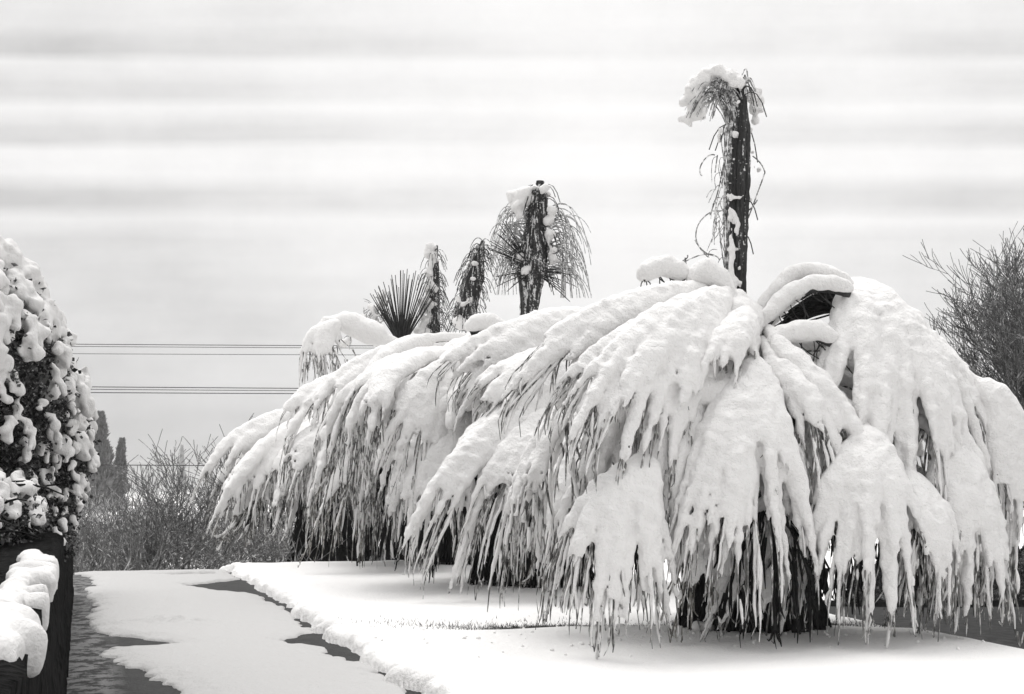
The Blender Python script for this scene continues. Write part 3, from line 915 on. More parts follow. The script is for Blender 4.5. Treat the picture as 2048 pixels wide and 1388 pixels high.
stalk(palm1, [at(1545, 700, 12.3), at(1600, 650, 12.3), at(1665, 690, 12.3)], .035, .05, seed=3)
stalk(palm1, [at(1460, 610, 12.6), at(1425, 520, 12.6), at(1385, 570, 12.6)], .035, .05, seed=4)
stalk(palm1, [at(1370, 560, 12.6), at(1320, 525, 12.6), at(1285, 560, 12.6)], .03, .045, seed=5)
# dead leaf web between the right stalks
tb = Tubes(); rr = random.Random(77)
for i in range(110):
    t_ = rr.random(); e_ = at(1545 + t_ * 60 + rr.uniform(-8, 8), 675 - t_ * 70 + rr.uniform(-12, 12), 12.75 + rr.uniform(-.1, .1))
    a_ = at(1688 + rr.uniform(-8, 8), 598 + rr.uniform(-12, 30), 12.8)
    tb.add(bez(a_, (a_ + e_) / 2 + V(0, 0, rr.uniform(.02, .14)), e_, 8), .010, 3)
tb.build('dead_leaf', m_thatch, palm1)
# ---- spear of palm 1
def column(palm, pts, rads, name, m, n=16, nl=14, seed=0, fur=0, fur0=.08):
    rr = random.Random(seed)
    pts = [np.asarray(p) for p in pts]
    q = bez(pts[0], pts[1], pts[2], n)
    rd = np.interp(np.linspace(0, 1, n), np.linspace(0, 1, len(rads)), rads)
    tb = Tubes(); tb.add(q, rd * .8, 10)
    for i in range(nl):     # folded leaf segments standing round the column
        a = 2 * math.pi * i / nl + rr.uniform(-.2, .2)
        off = V(math.cos(a), math.sin(a), 0)
        i0 = rr.randint(0, 3); i1 = n - rr.randint(0, 5)
        pp = q[i0:i1] + off[None, :] * rd[i0:i1, None] * rr.uniform(.7, .9)
        tb.add(pp, rd[i0:i1] * .32 * np.array([rr.uniform(.75, 1.15) for _ in range(i1 - i0)]), 4)
    for i in range(fur):
        j = rr.randint(max(1, int(fur0 * n)), n - 2); a = rr.uniform(0, 2 * math.pi); d = V(math.cos(a), math.sin(a), 0)
        p0 = q[j] + d * rd[j] * .8; L_ = rr.uniform(.1, .35)
        tb.add(bez(p0, p0 + d * L_ * .5 + V(0, 0, L_ * .3), p0 + d * L_ * .8 - V(0, 0, L_ * .8), 5), .006, 3)
    return tb.build(name, m, palm), q
sp, q1 = column(palm1, [at(1472, 640, 13.0), at(1471, 400, 13), at(1483, 168, 13)], [.080, .080, .09, .098, .085, .03], 'spear', m_spear, seed=3, n=40, nl=18, fur=14, fur0=.3)
s = Snow()
for a, b_, r in [((1463, 600), (1462, 450), .030), ((1466, 620), (1470, 560), .03), ((1458, 440), (1462, 390), .014), ((1473, 470), (1475, 430), .012)]:
    A, B = at(*a, 12.885), at(*b_, 12.885); s.seg.append((A, (A + B) / 2, r, r * .8)); s.seg.append(((A + B) / 2, B, r * .8, r * .5))
for i in range(60):
    y = R.uniform(200, 600); x = 1473 + R.uniform(-21, 21); s.lump(at(x, y, 12.905), R.uniform(.005, .011))
# clumps at the top
for px, py, r in [(1365, 205, .055), (1380, 190, .06), (1395, 175, .05), (1385, 225, .055), (1402, 232, .05), (1410, 160, .06), (1395, 205, .05), (1418, 205, .03), (1375, 240, .03), (1383, 250, .02),
                  (1425, 150, .05), (1440, 142, .055), (1460, 145, .05), (1475, 155, .05), (1490, 160, .05),
                  (1512, 185, .06), (1520, 205, .055), (1508, 215, .06), (1510, 240, .05), (1500, 260, .035), (1503, 195, .06), (1524, 222, .03),
                  (1441, 262, .024), (1439, 280, .026), (1437, 272, .024), (1505, 305, .03), (1520, 340, .03), (1510, 335, .022), (1500, 400, .022), (1528, 350, .018)]:
    s.lump(at(px, py, (13.0 if px < 1484 else 13.1) + R.uniform(-.04, .04)), r * .85)
for t_ in np.linspace(0, 1, 34):
    hx = 1480 - 105 * t_; hy = 165 - 30 * math.sin(min(1, t_ * 1.5) * math.pi * .5) + 45 * max(0, t_ - .45) ** 1.3 * 2
    s.lump(at(hx + R.uniform(-8, 8), hy + R.uniform(-5, 14), 13 + R.uniform(-.08, .08)), R.uniform(.022, .042))
for i in range(16):
    s.lump(at(R.uniform(1358, 1412), R.uniform(185, 240), 13 + R.uniform(-.08, .08)), R.uniform(.022, .04))
s.build('snow_clumps', m_snow, sp, .016, k=75, noise=.016, cell=.06, seed=8)
tb = Tubes(); rr = random.Random(4)
for i in range(80):      # the plume bent over to the left
    x1 = rr.uniform(1365, 1450); y0 = rr.uniform(138, 165)
    a = at(1478 + rr.uniform(-8, 8), rr.uniform(175, 330), 13 + rr.uniform(-.08, .08))
    m_ = at((x1 + 1470) / 2 + rr.uniform(-8, 8), y0 - 28 + (1450 - x1) * -.1, 13 + rr.uniform(-.1, .1))
    e_ = at(x1, y0 + rr.uniform(30, 85) * (1.0 if x1 < 1430 else .6), 13 + rr.uniform(-.15, .15))
    tb.add(bez(a, m_, e_, 10), np.linspace(.008, .004, 10), 3)
for i in range(40):      # plume leaves hanging down along the spear
    x = rr.uniform(1448, 1466); y = rr.uniform(190, 520)
    tb.add(bez(at(x + 4, y, 12.95), at(x - 2, y + 40, 12.93), at(x + rr.uniform(-6, 4), y + rr.uniform(60, 130), 12.95), 8), .007, 3)
for i in range(12):
    a = at(1485, 200, 13); e_ = at(rr.uniform(1488, 1515), rr.uniform(150, 240), 13)
    tb.add(bez(a, at(rr.uniform(1480, 1500), 120, 13), e_, 8), .005, 3)
tb.build('bent_plume', m_frosty, palm1)
tb = Tubes()
for pts in [[(1455, 355), (1445, 310), (1440, 262)], [(1495, 440), (1510, 400), (1530, 345)], [(1530, 345), (1525, 325), (1505, 312)], [(1452, 540), (1385, 500), (1392, 465)], [(1392, 465), (1395, 440), (1420, 425)],
            [(1432, 512), (1405, 510), (1390, 480)], [(1455, 560), (1440, 500), (1438, 440)], [(1458, 380), (1430, 400), (1425, 470)], [(1420, 430), (1440, 380), (1446, 330)], [(1430, 310), (1415, 305), (1402, 330)],
            [(1402, 330), (1396, 345), (1404, 352)], [(1435, 310), (1432, 330), (1430, 345)], [(1425, 422), (1435, 421), (1443, 422)], [(1340, 530), (1380, 520), (1375, 510)], [(1370, 515), (1372, 530), (1376, 545)],
            [(1350, 535), (1420, 490), (1440, 520)], [(1498, 420), (1505, 415), (1515, 400)], [(1446, 250), (1452, 300), (1458, 340)], [(1484, 150), (1495, 120), (1495, 160)]]:
    A, B, D_ = [at(*p_, 13.0) for p_ in pts]
    tb.add(bez(A, B, D_, 9), .006, 4)
for i in range(26):
    a = at(rr.uniform(1430, 1456), rr.uniform(300, 560), 13); L_ = rr.uniform(.05, .3)
    tb.add(bez(a, a + V(rr.uniform(-.12, .02), 0, .02), a + V(rr.uniform(-.1, .05), 0, -L_), 6), .004, 3)
tb.build('loose_fibre', m_frosty, palm1)

# ---- palm 2
Y2 = 18.6
b2 = P_at(1062, Y2, 0.0)
palm2 = thing('fan_palm', tuple(b2), 'second fan palm of the row, its dark spear ringed by drooping frosted leaves', 'palm tree', PALMS)
trunk_part(palm2, b2 - V(0, 0, .1), b2 + V(0, 0, 2.7), .34, .26)
skirt_part(palm2, b2, b2 + V(0, 0, 2.5), .5, .95, 560, 2)
hub2 = b2 + V(0, 0, 2.9)
S2 = [
 dict(apex=at(1190, 770, 17.0), mid=at(965, 838, 15.8), end=at(905, 1130, 15.7), w=.62, n=24, thick=1.45, cover=.9, side=(.9, .3, -.45), lift=.1, rag=.14),
 dict(apex=at(1175, 800, 16.8), mid=at(1045, 850, 15.8), end=at(1010, 1130, 15.6), w=.55, n=22, thick=1.4, cover=.9, side=(1, .2, -.25), rag=.14),
 dict(apex=at(1200, 850, 16.6), mid=at(1125, 880, 15.8), end=at(1110, 1110, 15.6), w=.48, n=18, thick=1.3, cover=.88, side=(1, .1, -.1), rag=.16),
 dict(apex=at(1240, 700, 17.4), mid=at(1120, 720, 16.4), end=at(1080, 900, 16.2), w=.98, cl_=.4, n=32, thick=1.7, cover=.95, side=(.9, .3, -.5), lift=0, rag=.08),
 dict(apex=at(1200, 640, 17.8), mid=at(1050, 660, 17.0), end=at(960, 850, 16.8), w=.85, cl_=.4, n=30, thick=1.7, cover=.95, side=(.85, .35, -.5), lift=0, rag=.1),
 dict(apex=at(1010, 700, 18.0), mid=at(848, 755, 17.2), end=at(830, 950, 17.0), w=.60, n=22, thick=1.5, cover=.9, side=(.9, .3, -.4), rag=.14),
 dict(apex=at(980, 830, 17.6), mid=at(872, 872, 17.0), end=at(860, 1080, 16.9), w=.50, n=18, thick=1.3, cover=.88, side=(1, .2, -.2), rag=.18),
 dict(apex=at(1130, 980, 17.4), mid=at(1100, 1040, 17.0), end=at(1080, 1150, 17.0), w=.40, n=12, thick=.8, cover=.7, side=(1, 0, 0), rag=.25, hang=.3, mats=m_straw),
]
for i, s_ in enumerate(S2):
    fan(palm2, hub=hub2, seed=200 + i, vox=.028, **s_)
auto_fronds(palm2, b2, 3.0, 9, 2.9, 15, .045, azs=[math.radians(a) for a in (10, 45, 80, 115, 150, 180, -20, 330, 210)], thick=1.3, w=(.6, .95), nr=15)
auto_fronds(palm2, b2, 1.9, 7, 1.8, 16, .045, azs=[math.radians(a) for a in (0, 60, 120, 180, 225, 270, 315)], drop=(.8, 1.2), mats=m_thatch, thick=.28)
dome(palm2, b2, 3.25, 1.95, 1.05, range(140, 320, 10), r=.27, seed=2)
stalk(palm2, [at(1010, 690, 18), at(990, 640, 18), at(940, 665, 18)], .05, .07, .03, seed=11)
sp, q = column(palm2, [at(1056, 655, Y2), at(1062, 540, Y2), at(1082, 362, Y2)], [.105, .10, .12, .17, .16, .12, .12, .06], 'spear', m_spear2, seed=5, n=30, nl=16, fur=120, fur0=.42)
s = Snow()
for px, py, r in [(1040, 390, .06), (1052, 380, .06), (1028, 395, .06), (1035, 410, .08), (1050, 400, .08), (1022, 388, .05), (1068, 372, .04), (1090, 378, .05), (1096, 388, .05), (1042, 425, .06),
                  (1052, 538, .08), (1040, 517, .05), (1048, 512, .05), (1100, 470, .06), (1105, 500, .06), (1098, 440, .06), (1110, 520, .06), (1104, 420, .05), (1060, 590, .03)]:
    s.lump(at(px, py, Y2 - .12 + R.uniform(-.05, .05)), r)
s.build('snow_clumps', m_snow, sp, .022, k=44, noise=.04, cell=.1, seed=18)
def strands_px(palm, name, lst, Y, m, r=.008, parent_col=None):
    tb = Tubes()
    for A, B, D_ in lst:
        dy = rr.uniform(-.25, .25)
        tb.add(bez(at(*A, Y), at(*B, Y + dy * .6), at(*D_, Y + dy), 10), np.linspace(r, r * .5, 10), 3)
    return tb.build(name, m, palm)
rr = random.Random(9)
ls = []
for i in range(85):      # right arching strands
    yb = rr.uniform(420, 560); x1 = rr.uniform(1120, 1185)
    ls.append(((1082 + rr.uniform(0, 15), yb), ((x1 + 1095) / 2 + 22, yb - rr.uniform(10, 55)), (x1, min(596, yb + rr.uniform(20, 110)))))
for i in range(80):      # left
    yb = rr.uniform(400, 540); x1 = rr.uniform(978, 1035)
    ls.append(((1062 + rr.uniform(-10, 10), yb + rr.uniform(0, 50)), ((x1 + 1050) / 2 - 18, yb - rr.uniform(0, 60)), (x1, min(590, yb + rr.uniform(10, 100)))))
m_rime = mat('rimed_leaves', lambda t, p: t.links.new(ramp2(t, noise_node(t, 20, 4, .7).outputs['Fac'], [(.38, .14), (.50, .42), (.58, .8)]), p.inputs['Base Color']))
strands_px(palm2, 'drooping_leaves', ls, Y2, m_rime, .009)
ls = []
for i in range(26):
    a = math.radians(rr.choice([rr.uniform(140, 215), rr.uniform(-35, 15), rr.uniform(-60, 20), rr.uniform(120, 160)]))
    L_ = rr.uniform(50, 92)
    ls.append(((1068, 545), (1068 + math.cos(a) * L_ * .5, 545 - math.sin(a) * L_ * .5 - 4), (1068 + math.cos(a) * L_, 545 - math.sin(a) * L_ + rr.uniform(0, 10))))
for i in range(18):
    a = math.radians(rr.uniform(115, 160)); L_ = rr.uniform(60, 110)
    ls.append(((1062, 530), (1062 + math.cos(a) * L_ * .5, 530 - math.sin(a) * L_ * .5), (1062 + math.cos(a) * L_, 530 - math.sin(a) * L_)))
strands_px(palm2, 'spiky_fan', ls, Y2 - .1, m_petiole, .010)

# ---- palm 3
Y3 = 23.2
b3 = P_at(905, Y3, -0.05)
palm3 = thing('fan_palm', tuple(b3), 'third fan palm, with a ragged spear leaning to the right', 'palm tree', PALMS)
trunk_part(palm3, b3 - V(0, 0, .1), b3 + V(0, 0, 2.7), .32, .25)
skirt_part(palm3, b3, b3 + V(0, 0, 2.6), .5, 1.0, 380, 3)
hub3 = b3 + V(0, 0, 3.2)
S3 = [
 dict(apex=at(960, 690, 22.4), mid=at(755, 712, 21.6), end=at(720, 900, 21.2), w=1.0, cl_=.4, n=30, thick=1.9, cover=.95, side=(.85, .35, -.5), lift=0, rag=.1),
 dict(apex=at(860, 740, 22), mid=at(702, 785, 21), end=at(680, 1010, 20.8), w=.70, n=22, thick=1.5, cover=.88, side=(.9, .3, -.35), rag=.18, hang=.4),
 dict(apex=at(880, 800, 21.6), mid=at(785, 838, 20.8), end=at(770, 1050, 20.6), w=.65, n=20, thick=1.4, cover=.85, side=(1, .2, -.2), rag=.2, hang=.45),
 dict(apex=at(880, 860, 21.4), mid=at(825, 885, 20.8), end=at(815, 1090, 20.6), w=.5, n=16, thick=1.3, cover=.82, side=(1, .2, -.2), rag=.2, hang=.45),
 dict(apex=at(740, 880, 21.4), mid=at(700, 920, 20.8), end=at(670, 1060, 20.6), w=.55, n=18, thick=1.0, cover=.72, side=(1, .2, -.2), rag=.25, hang=.5, mats=m_straw),
]
for i, s_ in enumerate(S3):
    fan(palm3, hub=hub3, seed=300 + i, vox=.036, strands=1.6, **s_)
dome(palm3, b3, 3.45, 2.0, 1.1, range(130, 320, 11), r=.30, vox=.05, seed=3)
auto_fronds(palm3, b3, 3.1, 9, 2.8, 25, .055, azs=[math.radians(a) for a in (10, 45, 80, 115, 150, 185, -20, 225, 270)], thick=1.4, w=(.6, .95), nr=15)
auto_fronds(palm3, b3, 2.0, 6, 1.9, 26, .055, azs=[math.radians(a) for a in (0, 60, 120, 180, 225, 280)], drop=(.8, 1.4), mats=m_thatch, thick=.28)
sp, q = column(palm3, [at(925, 660, Y3), at(938, 580, Y3), at(966, 482, Y3)], [.15, .17, .15, .16, .10, .04], 'leaning_spear', m_spear2, seed=6, n=24, nl=14, fur=170)
ls = []
for i in range(40):
    yb = rr.uniform(480, 620); t_ = (640 - yb) / 160; xc = 925 + 40 * t_
    x1 = xc + rr.choice([-1, -1, 1]) * rr.uniform(8, 30)
    ls.append(((xc, yb), ((x1 + xc) / 2, yb - 18), (x1, yb + rr.uniform(10, 70))))
strands_px(palm3, 'drooping_leaves', ls, Y3, m_frosty, .011)
s = Snow()
for px, py, r in [(918, 640, .1), (930, 650, .09), (925, 610, .06), (940, 600, .06), (945, 560, .05), (915, 600, .05), (950, 530, .05)]:
    s.lump(at(px, py, Y3 - .15), r)
s.build('snow_clumps', m_snow, sp, .03, k=40, noise=.05, cell=.1, seed=28)

# ---- palm 4
Y4 = 27.5
b4 = P_at(800, Y4, -0.40)
palm4 = thing('fan_palm', tuple(b4), 'fourth fan palm, with a spread dark fan and a frosted column on top', 'palm tree', PALMS)
trunk_part(palm4, b4 - V(0, 0, .1), b4 + V(0, 0, 3.2), .32, .25)
skirt_part(palm4, b4, b4 + V(0, 0, 2.9), .45, .95, 260, 4)
hub4 = b4 + V(0, 0, 3.9)
S4 = [
 dict(apex=at(675, 652, 26.4), mid=at(625, 650, 26.2), end=at(645, 745, 26), w=.44, n=22, thick=.95, cover=.8, side=(.9, .3, .1), rag=.25, hang=.35),
 dict(apex=at(790, 740, 26), mid=at(652, 772, 25), end=at(640, 900, 24.6), w=.8, n=20, thick=1.8, cover=.92, side=(.85, .35, -.5), rag=.14, hang=.5),
 dict(apex=at(740, 830, 25.4), mid=at(628, 862, 24.4), end=at(610, 1020, 24.2), w=.7, n=18, thick=1.4, cover=.85, side=(.9, .3, -.3), rag=.2, hang=.5),
]
for i, s_ in enumerate(S4):
    fan(palm4, hub=hub4, seed=400 + i, vox=.042, strands=1.6, **(dict(pmid=at(740, 610, 26.8)) if i == 0 else {}), **s_)
s = Snow(); ap = bez(at(795, 700, 26.8), at(700, 625, 26.6), at(640, 655, 26.4), 12)
dome(palm4, b4, 3.35, 2.0, 1.2, range(130, 320, 11), r=.30, vox=.055, seed=4)
auto_fronds(palm4, b4, 3.15, 8, 2.8, 35, .06, azs=[math.radians(a) for a in (10, 55, 100, 145, 190, -20, 230, 280)], thick=1.4, w=(.6, .9), nr=14)
auto_fronds(palm4, b4, 2.1, 6, 2.0, 36, .06, azs=[math.radians(a) for a in (0, 60, 120, 180, 225, 280)], drop=(.8, 1.4), mats=m_thatch, thick=.28)
tb = Tubes(); tb.add(ap, .04, 5); o_ = tb.build('arched_stalk', m_petiole, palm4)
s.stroke(ap + V(0, 0, .02), [.08, .12, .15, .17, .18, .17, .15, .13, .12, .10, .09, .07]); s.build('snow_cover', m_snow, o_, .045, k=20, noise=.05, cell=.25, seed=44)
ls = []
for i in range(48):
    a = math.radians(56 + 66 * (i / 47) + rr.uniform(-1.2, 1.2)); L_ = rr.uniform(132, 164) - abs(i - 17) * 1.3
    ls.append(((803, 695), (803 + math.cos(a) * L_ * .5, 695 - math.sin(a) * L_ * .5), (803 + math.cos(a) * L_ * 1.0, 695 - math.sin(a) * L_)))
for i in range(40):
    a = math.radians(rr.uniform(60, 120)); L_ = rr.uniform(40, 85)
    ls.append(((803, 695), (803 + math.cos(a) * L_ * .5, 695 - math.sin(a) * L_ * .5), (803 + math.cos(a) * L_, 695 - math.sin(a) * L_)))
strands_px(palm4, 'spread_fan', ls, Y4 - .3, m_petiole, .015)
sp, q = column(palm4, [at(868, 690, Y4), at(868, 600, Y4), at(866, 492, Y4)], [.12, .11, .10, .10], 'frosted_spear', m_spear2, seed=7, n=24, nl=12, fur=150)
s = Snow()
for i in range(40):
    y = R.uniform(490, 690) if i > 14 else R.uniform(490, 560); s.lump(at(866 + R.uniform(-12, 5) - (6 if y > 600 else 0), y, Y4 - .08), R.uniform(.03, .06))
for i in range(26):
    s.lump(at(R.uniform(835, 862), R.uniform(600, 690), Y4 - .05), R.uniform(.03, .07))
for i in range(40):
    x = R.uniform(690, 770); s.lump(at(x, 690 - (x - 690) * .75 - R.uniform(-10, 55) * (x - 680) / 90, Y4), R.uniform(.03, .06))
s.build('snow_clumps', m_snow, sp, .03, k=44, noise=.06, cell=.1, seed=38)
ls = []
for i in range(70):
    x = rr.uniform(690, 775); y = 690 - (x - 690) * .6 - rr.uniform(0, 30)
    ls.append(((x, y), (x + rr.uniform(-15, 10), y - 25), (x + rr.uniform(-30, 20), y + rr.uniform(-30, 25))))
for i in range(20):
    y = rr.uniform(560, 690); ls.append(((872, y), (885, y - 12), (888 + rr.uniform(-5, 12), y + rr.uniform(0, 30))))
strands_px(palm4, 'drooping_leaves', ls, Y4, m_frosty, .013)

# ---- palm 5
Y5 = 31.5
b5 = P_at(655, Y5, -0.72)
palm5 = thing('fan_palm', tuple(b5), 'farthest fan palm at the left end of the row, low and fully draped in snow', 'palm tree', PALMS)
trunk_part(palm5, b5 - V(0, 0, .1), b5 + V(0, 0, 2.6), .32, .25)
skirt_part(palm5, b5, b5 + V(0, 0, 2.6), .5, 1.1, 240, 5)
hub5 = b5 + V(0, 0, 3.3)
S5 = [
 dict(apex=at(640, 820, 30.5), mid=at(482, 842, 29.5), end=at(465, 990, 29), w=.7, n=18, thick=1.7, cover=.88, side=(.85, .4, -.35), rag=.2, hang=.5),
 dict(apex=at(650, 830, 30), mid=at(520, 878, 28.8), end=at(500, 1040, 28.4), w=.7, n=18, thick=1.6, cover=.85, side=(.9, .3, -.3), rag=.2, hang=.5),
 dict(apex=at(660, 850, 29.6), mid=at(575, 900, 28.4), end=at(560, 1070, 28.2), w=.7, n=18, thick=1.6, cover=.85, side=(.95, .2, -.2), rag=.2, hang=.5),
 dict(apex=at(560, 930, 30), mid=at(500, 960, 29), end=at(470, 1075, 28.8), w=.55, n=15, thick=1.1, cover=.7, side=(1, .2, -.2), rag=.25, hang=.5, mats=m_straw),
]
for i, s_ in enumerate(S5):
    fan(palm5, hub=hub5, seed=500 + i, vox=.045, strands=1.6, **s_)
dome(palm5, b5, 3.35, 2.0, 1.3, range(120, 320, 12), r=.30, vox=.06, seed=5)
auto_fronds(palm5, b5, 3.1, 8, 2.5, 45, .065, azs=[math.radians(a) for a in (10, 55, 100, 145, 190, -20, 230, 280)], thick=1.5, w=(.6, .9), nr=14, drop=(1.3, 2.2))
auto_fronds(palm5, b5, 2.0, 5, 1.9, 46, .065, azs=[math.radians(a) for a in (0, 70, 140, 210, 280)], drop=(.8, 1.4), mats=m_thatch, thick=.28)

# ------------------------------------------------------------------ background
def branchy(tb, p, d, L_, r, depth, rr, spread=.5, up=.15, minr=.004, kids=(2, 4), twig=.6):
    n = 5
    pts = [p]
    for i in range(n):
        d = unit(d + V(rr.gauss(0, .10), rr.gauss(0, .10), up * .3 + rr.gauss(0, .06)))
        pts.append(pts[-1] + d * L_ / n)
    r2 = max(r * .55, minr)
    tb.add(np.array(pts), np.linspace(r, r2, n + 1), 5 if depth > 2 else 3)
    if depth <= 0 or pts[-1][2] > 5.35: return
    for k in range(rr.randint(*kids)):
        j = rr.randint(1, n)
        a = unit(rr.gauss(0, 1) * V(1, 0, 0) + rr.gauss(0, 1) * V(0, 1, 0) + rr.gauss(0, .5) * V(0, 0, 1))
        nd = unit(d + a * spread + V(0, 0, up))
        branchy(tb, pts[j], nd, L_ * rr.uniform(.55, .85), max(r2 * .8, minr), depth - 1, rr, spread, up, minr, kids, twig)
def gz(X, Y): return float(ground_z(np.array([float(X)]), np.array([float(Y)]))[0])
# bare tree at the right edge
Yt = 24.0
bt = P_at(2160, Yt, 0); bt[2] = gz(bt[0], bt[1]) - .1
tree = thing('bare_tree', tuple(bt), 'leafless tree with fine upswept twigs behind the palms at the right', 'tree')
tb = Tubes(); rr = random.Random(21)
top = bt + V(-.3, 0, 3.3)
tb.add(bez(bt, bt + V(.1, 0, 1.4), top, 8), np.linspace(.15, .09, 8), 9)
tb.build('trunk', m_twig, tree)
tb = Tubes()
for i in range(40):
    t_ = rr.uniform(.45, 1)
    p0 = bt + (top - bt) * t_
    a_ = rr.uniform(-1, 1)
    d = unit(V(-.85 * a_ - .25, rr.uniform(-.5, .5), rr.uniform(.6, 1.5)))
    branchy(tb, p0, d, rr.uniform(1.35, 2.0), .032, 5, rr, spread=.68, up=.13, minr=.0055, kids=(2, 4))
tb.build('crown', m_twig, tree)
# bare shrubs behind the end of the sidewalk
SH = 'leafless shrubs behind the end of the sidewalk'
spots = [(165, 30, 1.5, 'at the end of the wall below the hedge'), (215, 33, 2.0, 'in front of the dark conifer pair'), (262, 31, 1.4, 'low, just right of the conifer pair'),
         (310, 30, 2.3, 'tall and wide spreading, at the middle of the gap'), (345, 35, 2.6, 'under the faint distant conifer'), (385, 31, 2.5, 'tallest, halfway between hedge and palms'),
         (425, 34, 2.3, 'twiggy, left of the farthest palm'), (465, 35, 2.0, 'partly under the farthest palm fronds'), (520, 36, 1.7, 'behind the hanging fronds of the farthest palm'), (575, 36, 1.6, 'beside the farthest palm trunk')]
for i, (px, Y, h, lab) in enumerate(spots):
    X = (px - 1024) / FPX * Y; z = gz(X, Y) - .05
    sh = thing('bare_shrub', (X, Y, z), 'leafless grey shrub ' + lab, 'shrub', SH)
    tb = Tubes(); rr = random.Random(60 + i)
    for k in range(8):
        p0 = V(X + rr.gauss(0, .25), Y + rr.gauss(0, .3), z)
        d = unit(V(rr.gauss(0, .65), rr.gauss(0, .4), 1))
        branchy(tb, p0, d, h * rr.uniform(.42, .68), .026, 3, rr, spread=.8, up=.06, minr=.0075, kids=(3, 4))
    tb.build('branches', m_twig, sh)
# undergrowth thicket and snow caught in it
tb = Tubes(); rr = random.Random(91)
for i in range(450):
    px = rr.uniform(140, 640) if i % 2 else rr.uniform(135, 330); Y = rr.uniform(25.5, 40); X = (px - 1024) / FPX * Y; z = gz(X, Y)
    h = rr.uniform(.2, .9) if px > 300 else rr.uniform(.3, 1.7)
    a = V(X, Y, z); b_ = a + V(rr.gauss(0, .45), rr.gauss(0, .2), h)
    tb.add(bez(a, (a + b_) / 2 + V(rr.gauss(0, .2), 0, .05), b_, 4), [.014, .012, .009, .005], 3)
o = tb.build('undergrowth', m_twig); tag(o, 'tangled leafless undergrowth behind the end of the sidewalk', 'undergrowth', kind='stuff')
m_scrub = mat('frost_haze_scrub', dark_b(0.18, 0.55, 3, (1, 1, 1)))  # lighter than the near twigs: frost plus distance haze put into the colour
tb = Tubes()
for i in range(2300):
    px = rr.uniform(120, 700); Y = rr.uniform(40, 95); X = (px - 1024) / FPX * Y; z = gz(X, Y)
    h = (rr.uniform(.6, 1.9) + .7 * math.sin(px * .045) * rr.random()) * Y / 60
    a = V(X, Y, z); b_ = a + V(rr.gauss(0, .9), rr.gauss(0, .2), h)
    tb.add(bez(a, (a + b_) / 2 + V(rr.gauss(0, .25), 0, .05), b_, 5), np.array([.022, .018, .015, .012, .008]) * Y / 60, 3)
o = tb.build('scrub', m_scrub); tag(o, 'frosted scrub, colour paled for haze, far beyond the end of the sidewalk', 'scrub', kind='stuff')
# conifers
def conifer(px, Y, ytop, wpx, lab, seed, name='conifer', dens=900, lean=0, m=None):
    X = (px - 1024) / FPX * Y; z = gz(X, Y) - .1
    top = CAMZ - (ytop - HOR) / FPX * Y
    hw = wpx * Y / FPX
    c = thing(name, (X, Y, z), lab, 'conifer')
    tb = Tubes(); tb.add(bez(V(X, Y, z), V(X, Y, (z + top) / 2), V(X + lean, Y, top - .1), 6), np.linspace(.12, .02, 6) * hw, 6); tb.build('trunk', m_twig, c)
    rr = random.Random(seed); v = []; f = []
    sz = hw * .30
    for i in range(dens):
        t = rr.random() ** .8
        rad = hw * (min(1, (1 - t) * 1.7) * .9 + .02) * (1 - t * .3) * (0.8 + .2 * math.sin(t * 23 + rr.random()))
        a = rr.uniform(0, 2 * math.pi); r = rad * math.sqrt(rr.random())
        p0 = V(X + lean * t + math.cos(a) * r, Y + math.sin(a) * r, z + .2 + (top - z - .2) * t)
        d = unit(V(math.cos(a) * .5, math.sin(a) * .5, 1.0 + rr.gauss(0, .3))); s_ = unit(np.cross(d, np.array([rr.gauss(0, 1), rr.gauss(0, 1), rr.gauss(0, 1)])))
        i0 = len(v); v += [p0 - s_ * sz * .35, p0 + s_ * sz * .35, p0 + d * sz * 1.6, p0 - d * sz * .4]; f += [(i0, i0 + 1, i0 + 2), (i0, i0 + 3, i0 + 1)]
    mesh('crown', v, np.array(f), m or m_conifer, c, smooth=False)
conifer(200, 170, 836, 37, 'taller of two narrow grey conifers behind the hedge', 1, dens=5200)
conifer(233, 175, 884, 24, 'shorter leaning conifer right beside the taller one', 2, dens=3600, lean=.7)
conifer(364, 1050, 893, 11, 'very faint distant conifer seen through the falling snow', 3, dens=1600)
# dark hedges across the street at the right
def far_bush(px, Y, ytop, wpx, lab, seed):
    X = (px - 1024) / FPX * Y; z = gz(X, Y)
    top = CAMZ - (ytop - HOR) / FPX * Y; hw = wpx * Y / FPX
    c = thing('dark_bush', (X, Y, z), lab, 'bush', 'dark bushes across the street')
    rr = random.Random(seed); v = []; f = []
    for i in range(2600):
        d = unit(np.array([rr.gauss(0, 1), rr.gauss(0, 1), abs(rr.gauss(0, 1))])) * rr.uniform(.7, 1.03)
        p0 = V(X + d[0] * hw, Y + d[1] * hw * .6, z + d[2] * (top - z))
        a = unit(np.array([rr.gauss(0, 1) for _ in range(3)])); b_ = unit(np.cross(a, np.array([rr.gauss(0, 1) for _ in range(3)])))
        i0 = len(v); v += [p0, p0 + a * .14 + b_ * .07, p0 + a * .26, p0 + a * .14 - b_ * .07]; f.append((i0, i0 + 1, i0 + 2, i0 + 3))
    mesh('foliage', v, np.array(f), m_darkleaf, c, smooth=False)
    tb = Tubes()
    for k in range(6):
        tb.add(bez(V(X + rr.gauss(0, .2), Y, z - .1), V(X, Y, z + .5), V(X + rr.gauss(0, .5), Y + rr.gauss(0, .3), z + (top - z) * .7), 5), .03, 4)
    tb.build('stem', m_twig, c)
far_bush(2030, 31, 1105, 75, 'dark bush across the street at the far right edge', 5)
far_bush(1790, 33, 1120, 90, 'low dark bush across the street seen between hanging fronds', 6)
far_bush(1910, 32.5, 1115, 80, 'dark bush across the street between two other bushes', 7)
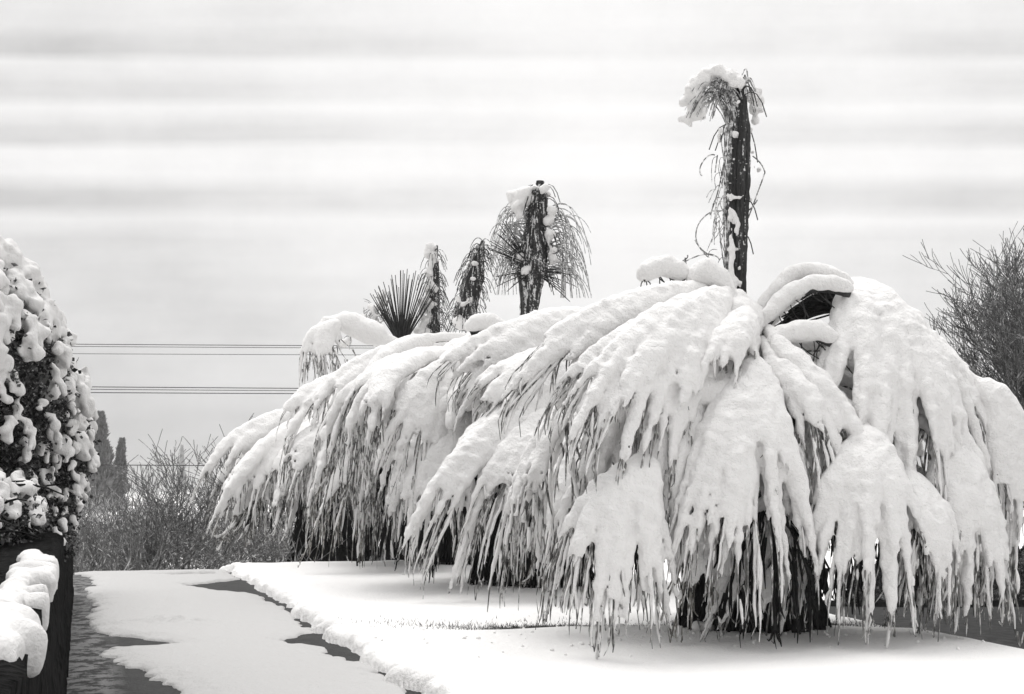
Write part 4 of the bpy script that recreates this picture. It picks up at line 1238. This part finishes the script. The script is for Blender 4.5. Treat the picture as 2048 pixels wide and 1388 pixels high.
# hills
hv = []; hf = []
nx = 160
for i in range(nx):
    px = -1500 + i * 5500 / nx
    for j, (Y, k) in enumerate(((1000, 0), (1080, .6), (1180, 1), (1300, .7))):
        yt = 921 - 6 * math.sin(i * .35) - 5 * math.sin(i * 1.1 + 1) - (10 if px > 1400 else 0)
        top = CAMZ + (HOR - yt) / FPX * 1180
        hv.append(((px - 1024) / FPX * Y, Y, -30 + (top + 30) * k))
for i in range(nx - 1):
    for j in range(3):
        a = i * 4 + j; hf.append((a, a + 4, a + 5, a + 1))
m_hill = mat('hazed_snowy_hill', dark_b(0.30, 0.55, .02, (1, 1, 3)))  # woods lightened for lying snow, with distance haze mixed into the colour
o = mesh('hills', hv, hf, m_hill); tag(o, 'faint low wooded hill on the horizon', 'hill', kind='structure')
# overhead wires
for i, (y0, y1, Y, r, lab) in enumerate([(686, 690, 62, .016, 'topmost overhead wire, first of the upper three'), (690.5, 694.5, 62.6, .013, 'second overhead wire, tight under the topmost one'),
                      (705, 708, 62, .012, 'third overhead wire, thin, alone below the top pair'),
                      (771, 776, 60, .018, 'uppermost wire of the middle bundle'), (776, 780.5, 60.3, .014, 'middle wire of the middle bundle'), (782.5, 786, 60.6, .018, 'lowest wire of the middle bundle'),
                      (927, 931, 60, .018, 'single low overhead wire just above the shrubs')]):
    A = at(-700, y0 - (y1 - y0) * 1.2, Y); B = at(1650, y1 + (y1 - y0) * 1.0, Y)
    tb = Tubes(); tb.add(bez(A, (A + B) / 2 - V(0, 0, .12), B, 24), r, 5)
    o = tb.build('overhead_wire', m_wire); tag(o, lab, 'wire', 'overhead wires crossing behind the palms')
s = Snow()
for i in range(150):
    X = R.gauss(1.6, 1.3); Y = R.uniform(11.3, 13.3) if i % 2 else R.gauss(12.2, .3)
    s.lump(V(X, Y, gz(X, Y) + .002), R.uniform(.006, .022))
for i in range(14):
    p_ = at(1405 + R.uniform(-28, 28), 1283, 12.6); s.lump(V(p_[0], p_[1], gz(p_[0], p_[1]) + .03), R.uniform(.02, .045))
o = s.build('fallen_snow', m_softsnow, None, .014, k=90, noise=.006, cell=.05, seed=66); tag(o, 'crumbs and lumps of snow dropped from the fronds onto the lawn', 'snow', kind='stuff')
# grass showing through below the crowns
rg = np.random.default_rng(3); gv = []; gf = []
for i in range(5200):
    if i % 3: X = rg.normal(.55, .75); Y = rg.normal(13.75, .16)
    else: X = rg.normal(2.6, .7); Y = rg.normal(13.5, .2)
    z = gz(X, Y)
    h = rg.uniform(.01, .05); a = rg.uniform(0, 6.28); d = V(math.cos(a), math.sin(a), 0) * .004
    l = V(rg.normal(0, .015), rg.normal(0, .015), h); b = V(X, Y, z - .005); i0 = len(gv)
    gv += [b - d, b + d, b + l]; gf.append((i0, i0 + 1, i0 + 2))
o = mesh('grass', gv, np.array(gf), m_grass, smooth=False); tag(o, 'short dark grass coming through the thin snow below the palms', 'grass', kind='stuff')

# ------------------------------------------------------------------ haze: falling snow in the air
hz = [(x, y, z) for x in (-900, 900) for y in (-30, 1450) for z in (-35, 26)]
hf = [(0, 1, 3, 2), (4, 6, 7, 5), (0, 4, 5, 1), (2, 3, 7, 6), (0, 2, 6, 4), (1, 5, 7, 3)]
def haze_b(t, p):
    t.nodes.remove(p)
    v = t.nodes.new('ShaderNodeVolumePrincipled')
    v.inputs['Color'].default_value = (.97, .97, .97, 1)
    v.inputs['Density'].default_value = 0.0007
    v.inputs['Anisotropy'].default_value = 0.2
    t.links.new(v.outputs[0], t.nodes['Material Output'].inputs['Volume'])
m_haze = mat('haze', haze_b)
o = mesh('haze', hz, hf, m_haze, smooth=False); tag(o, 'pale snowy air over the whole place', 'haze', kind='stuff')
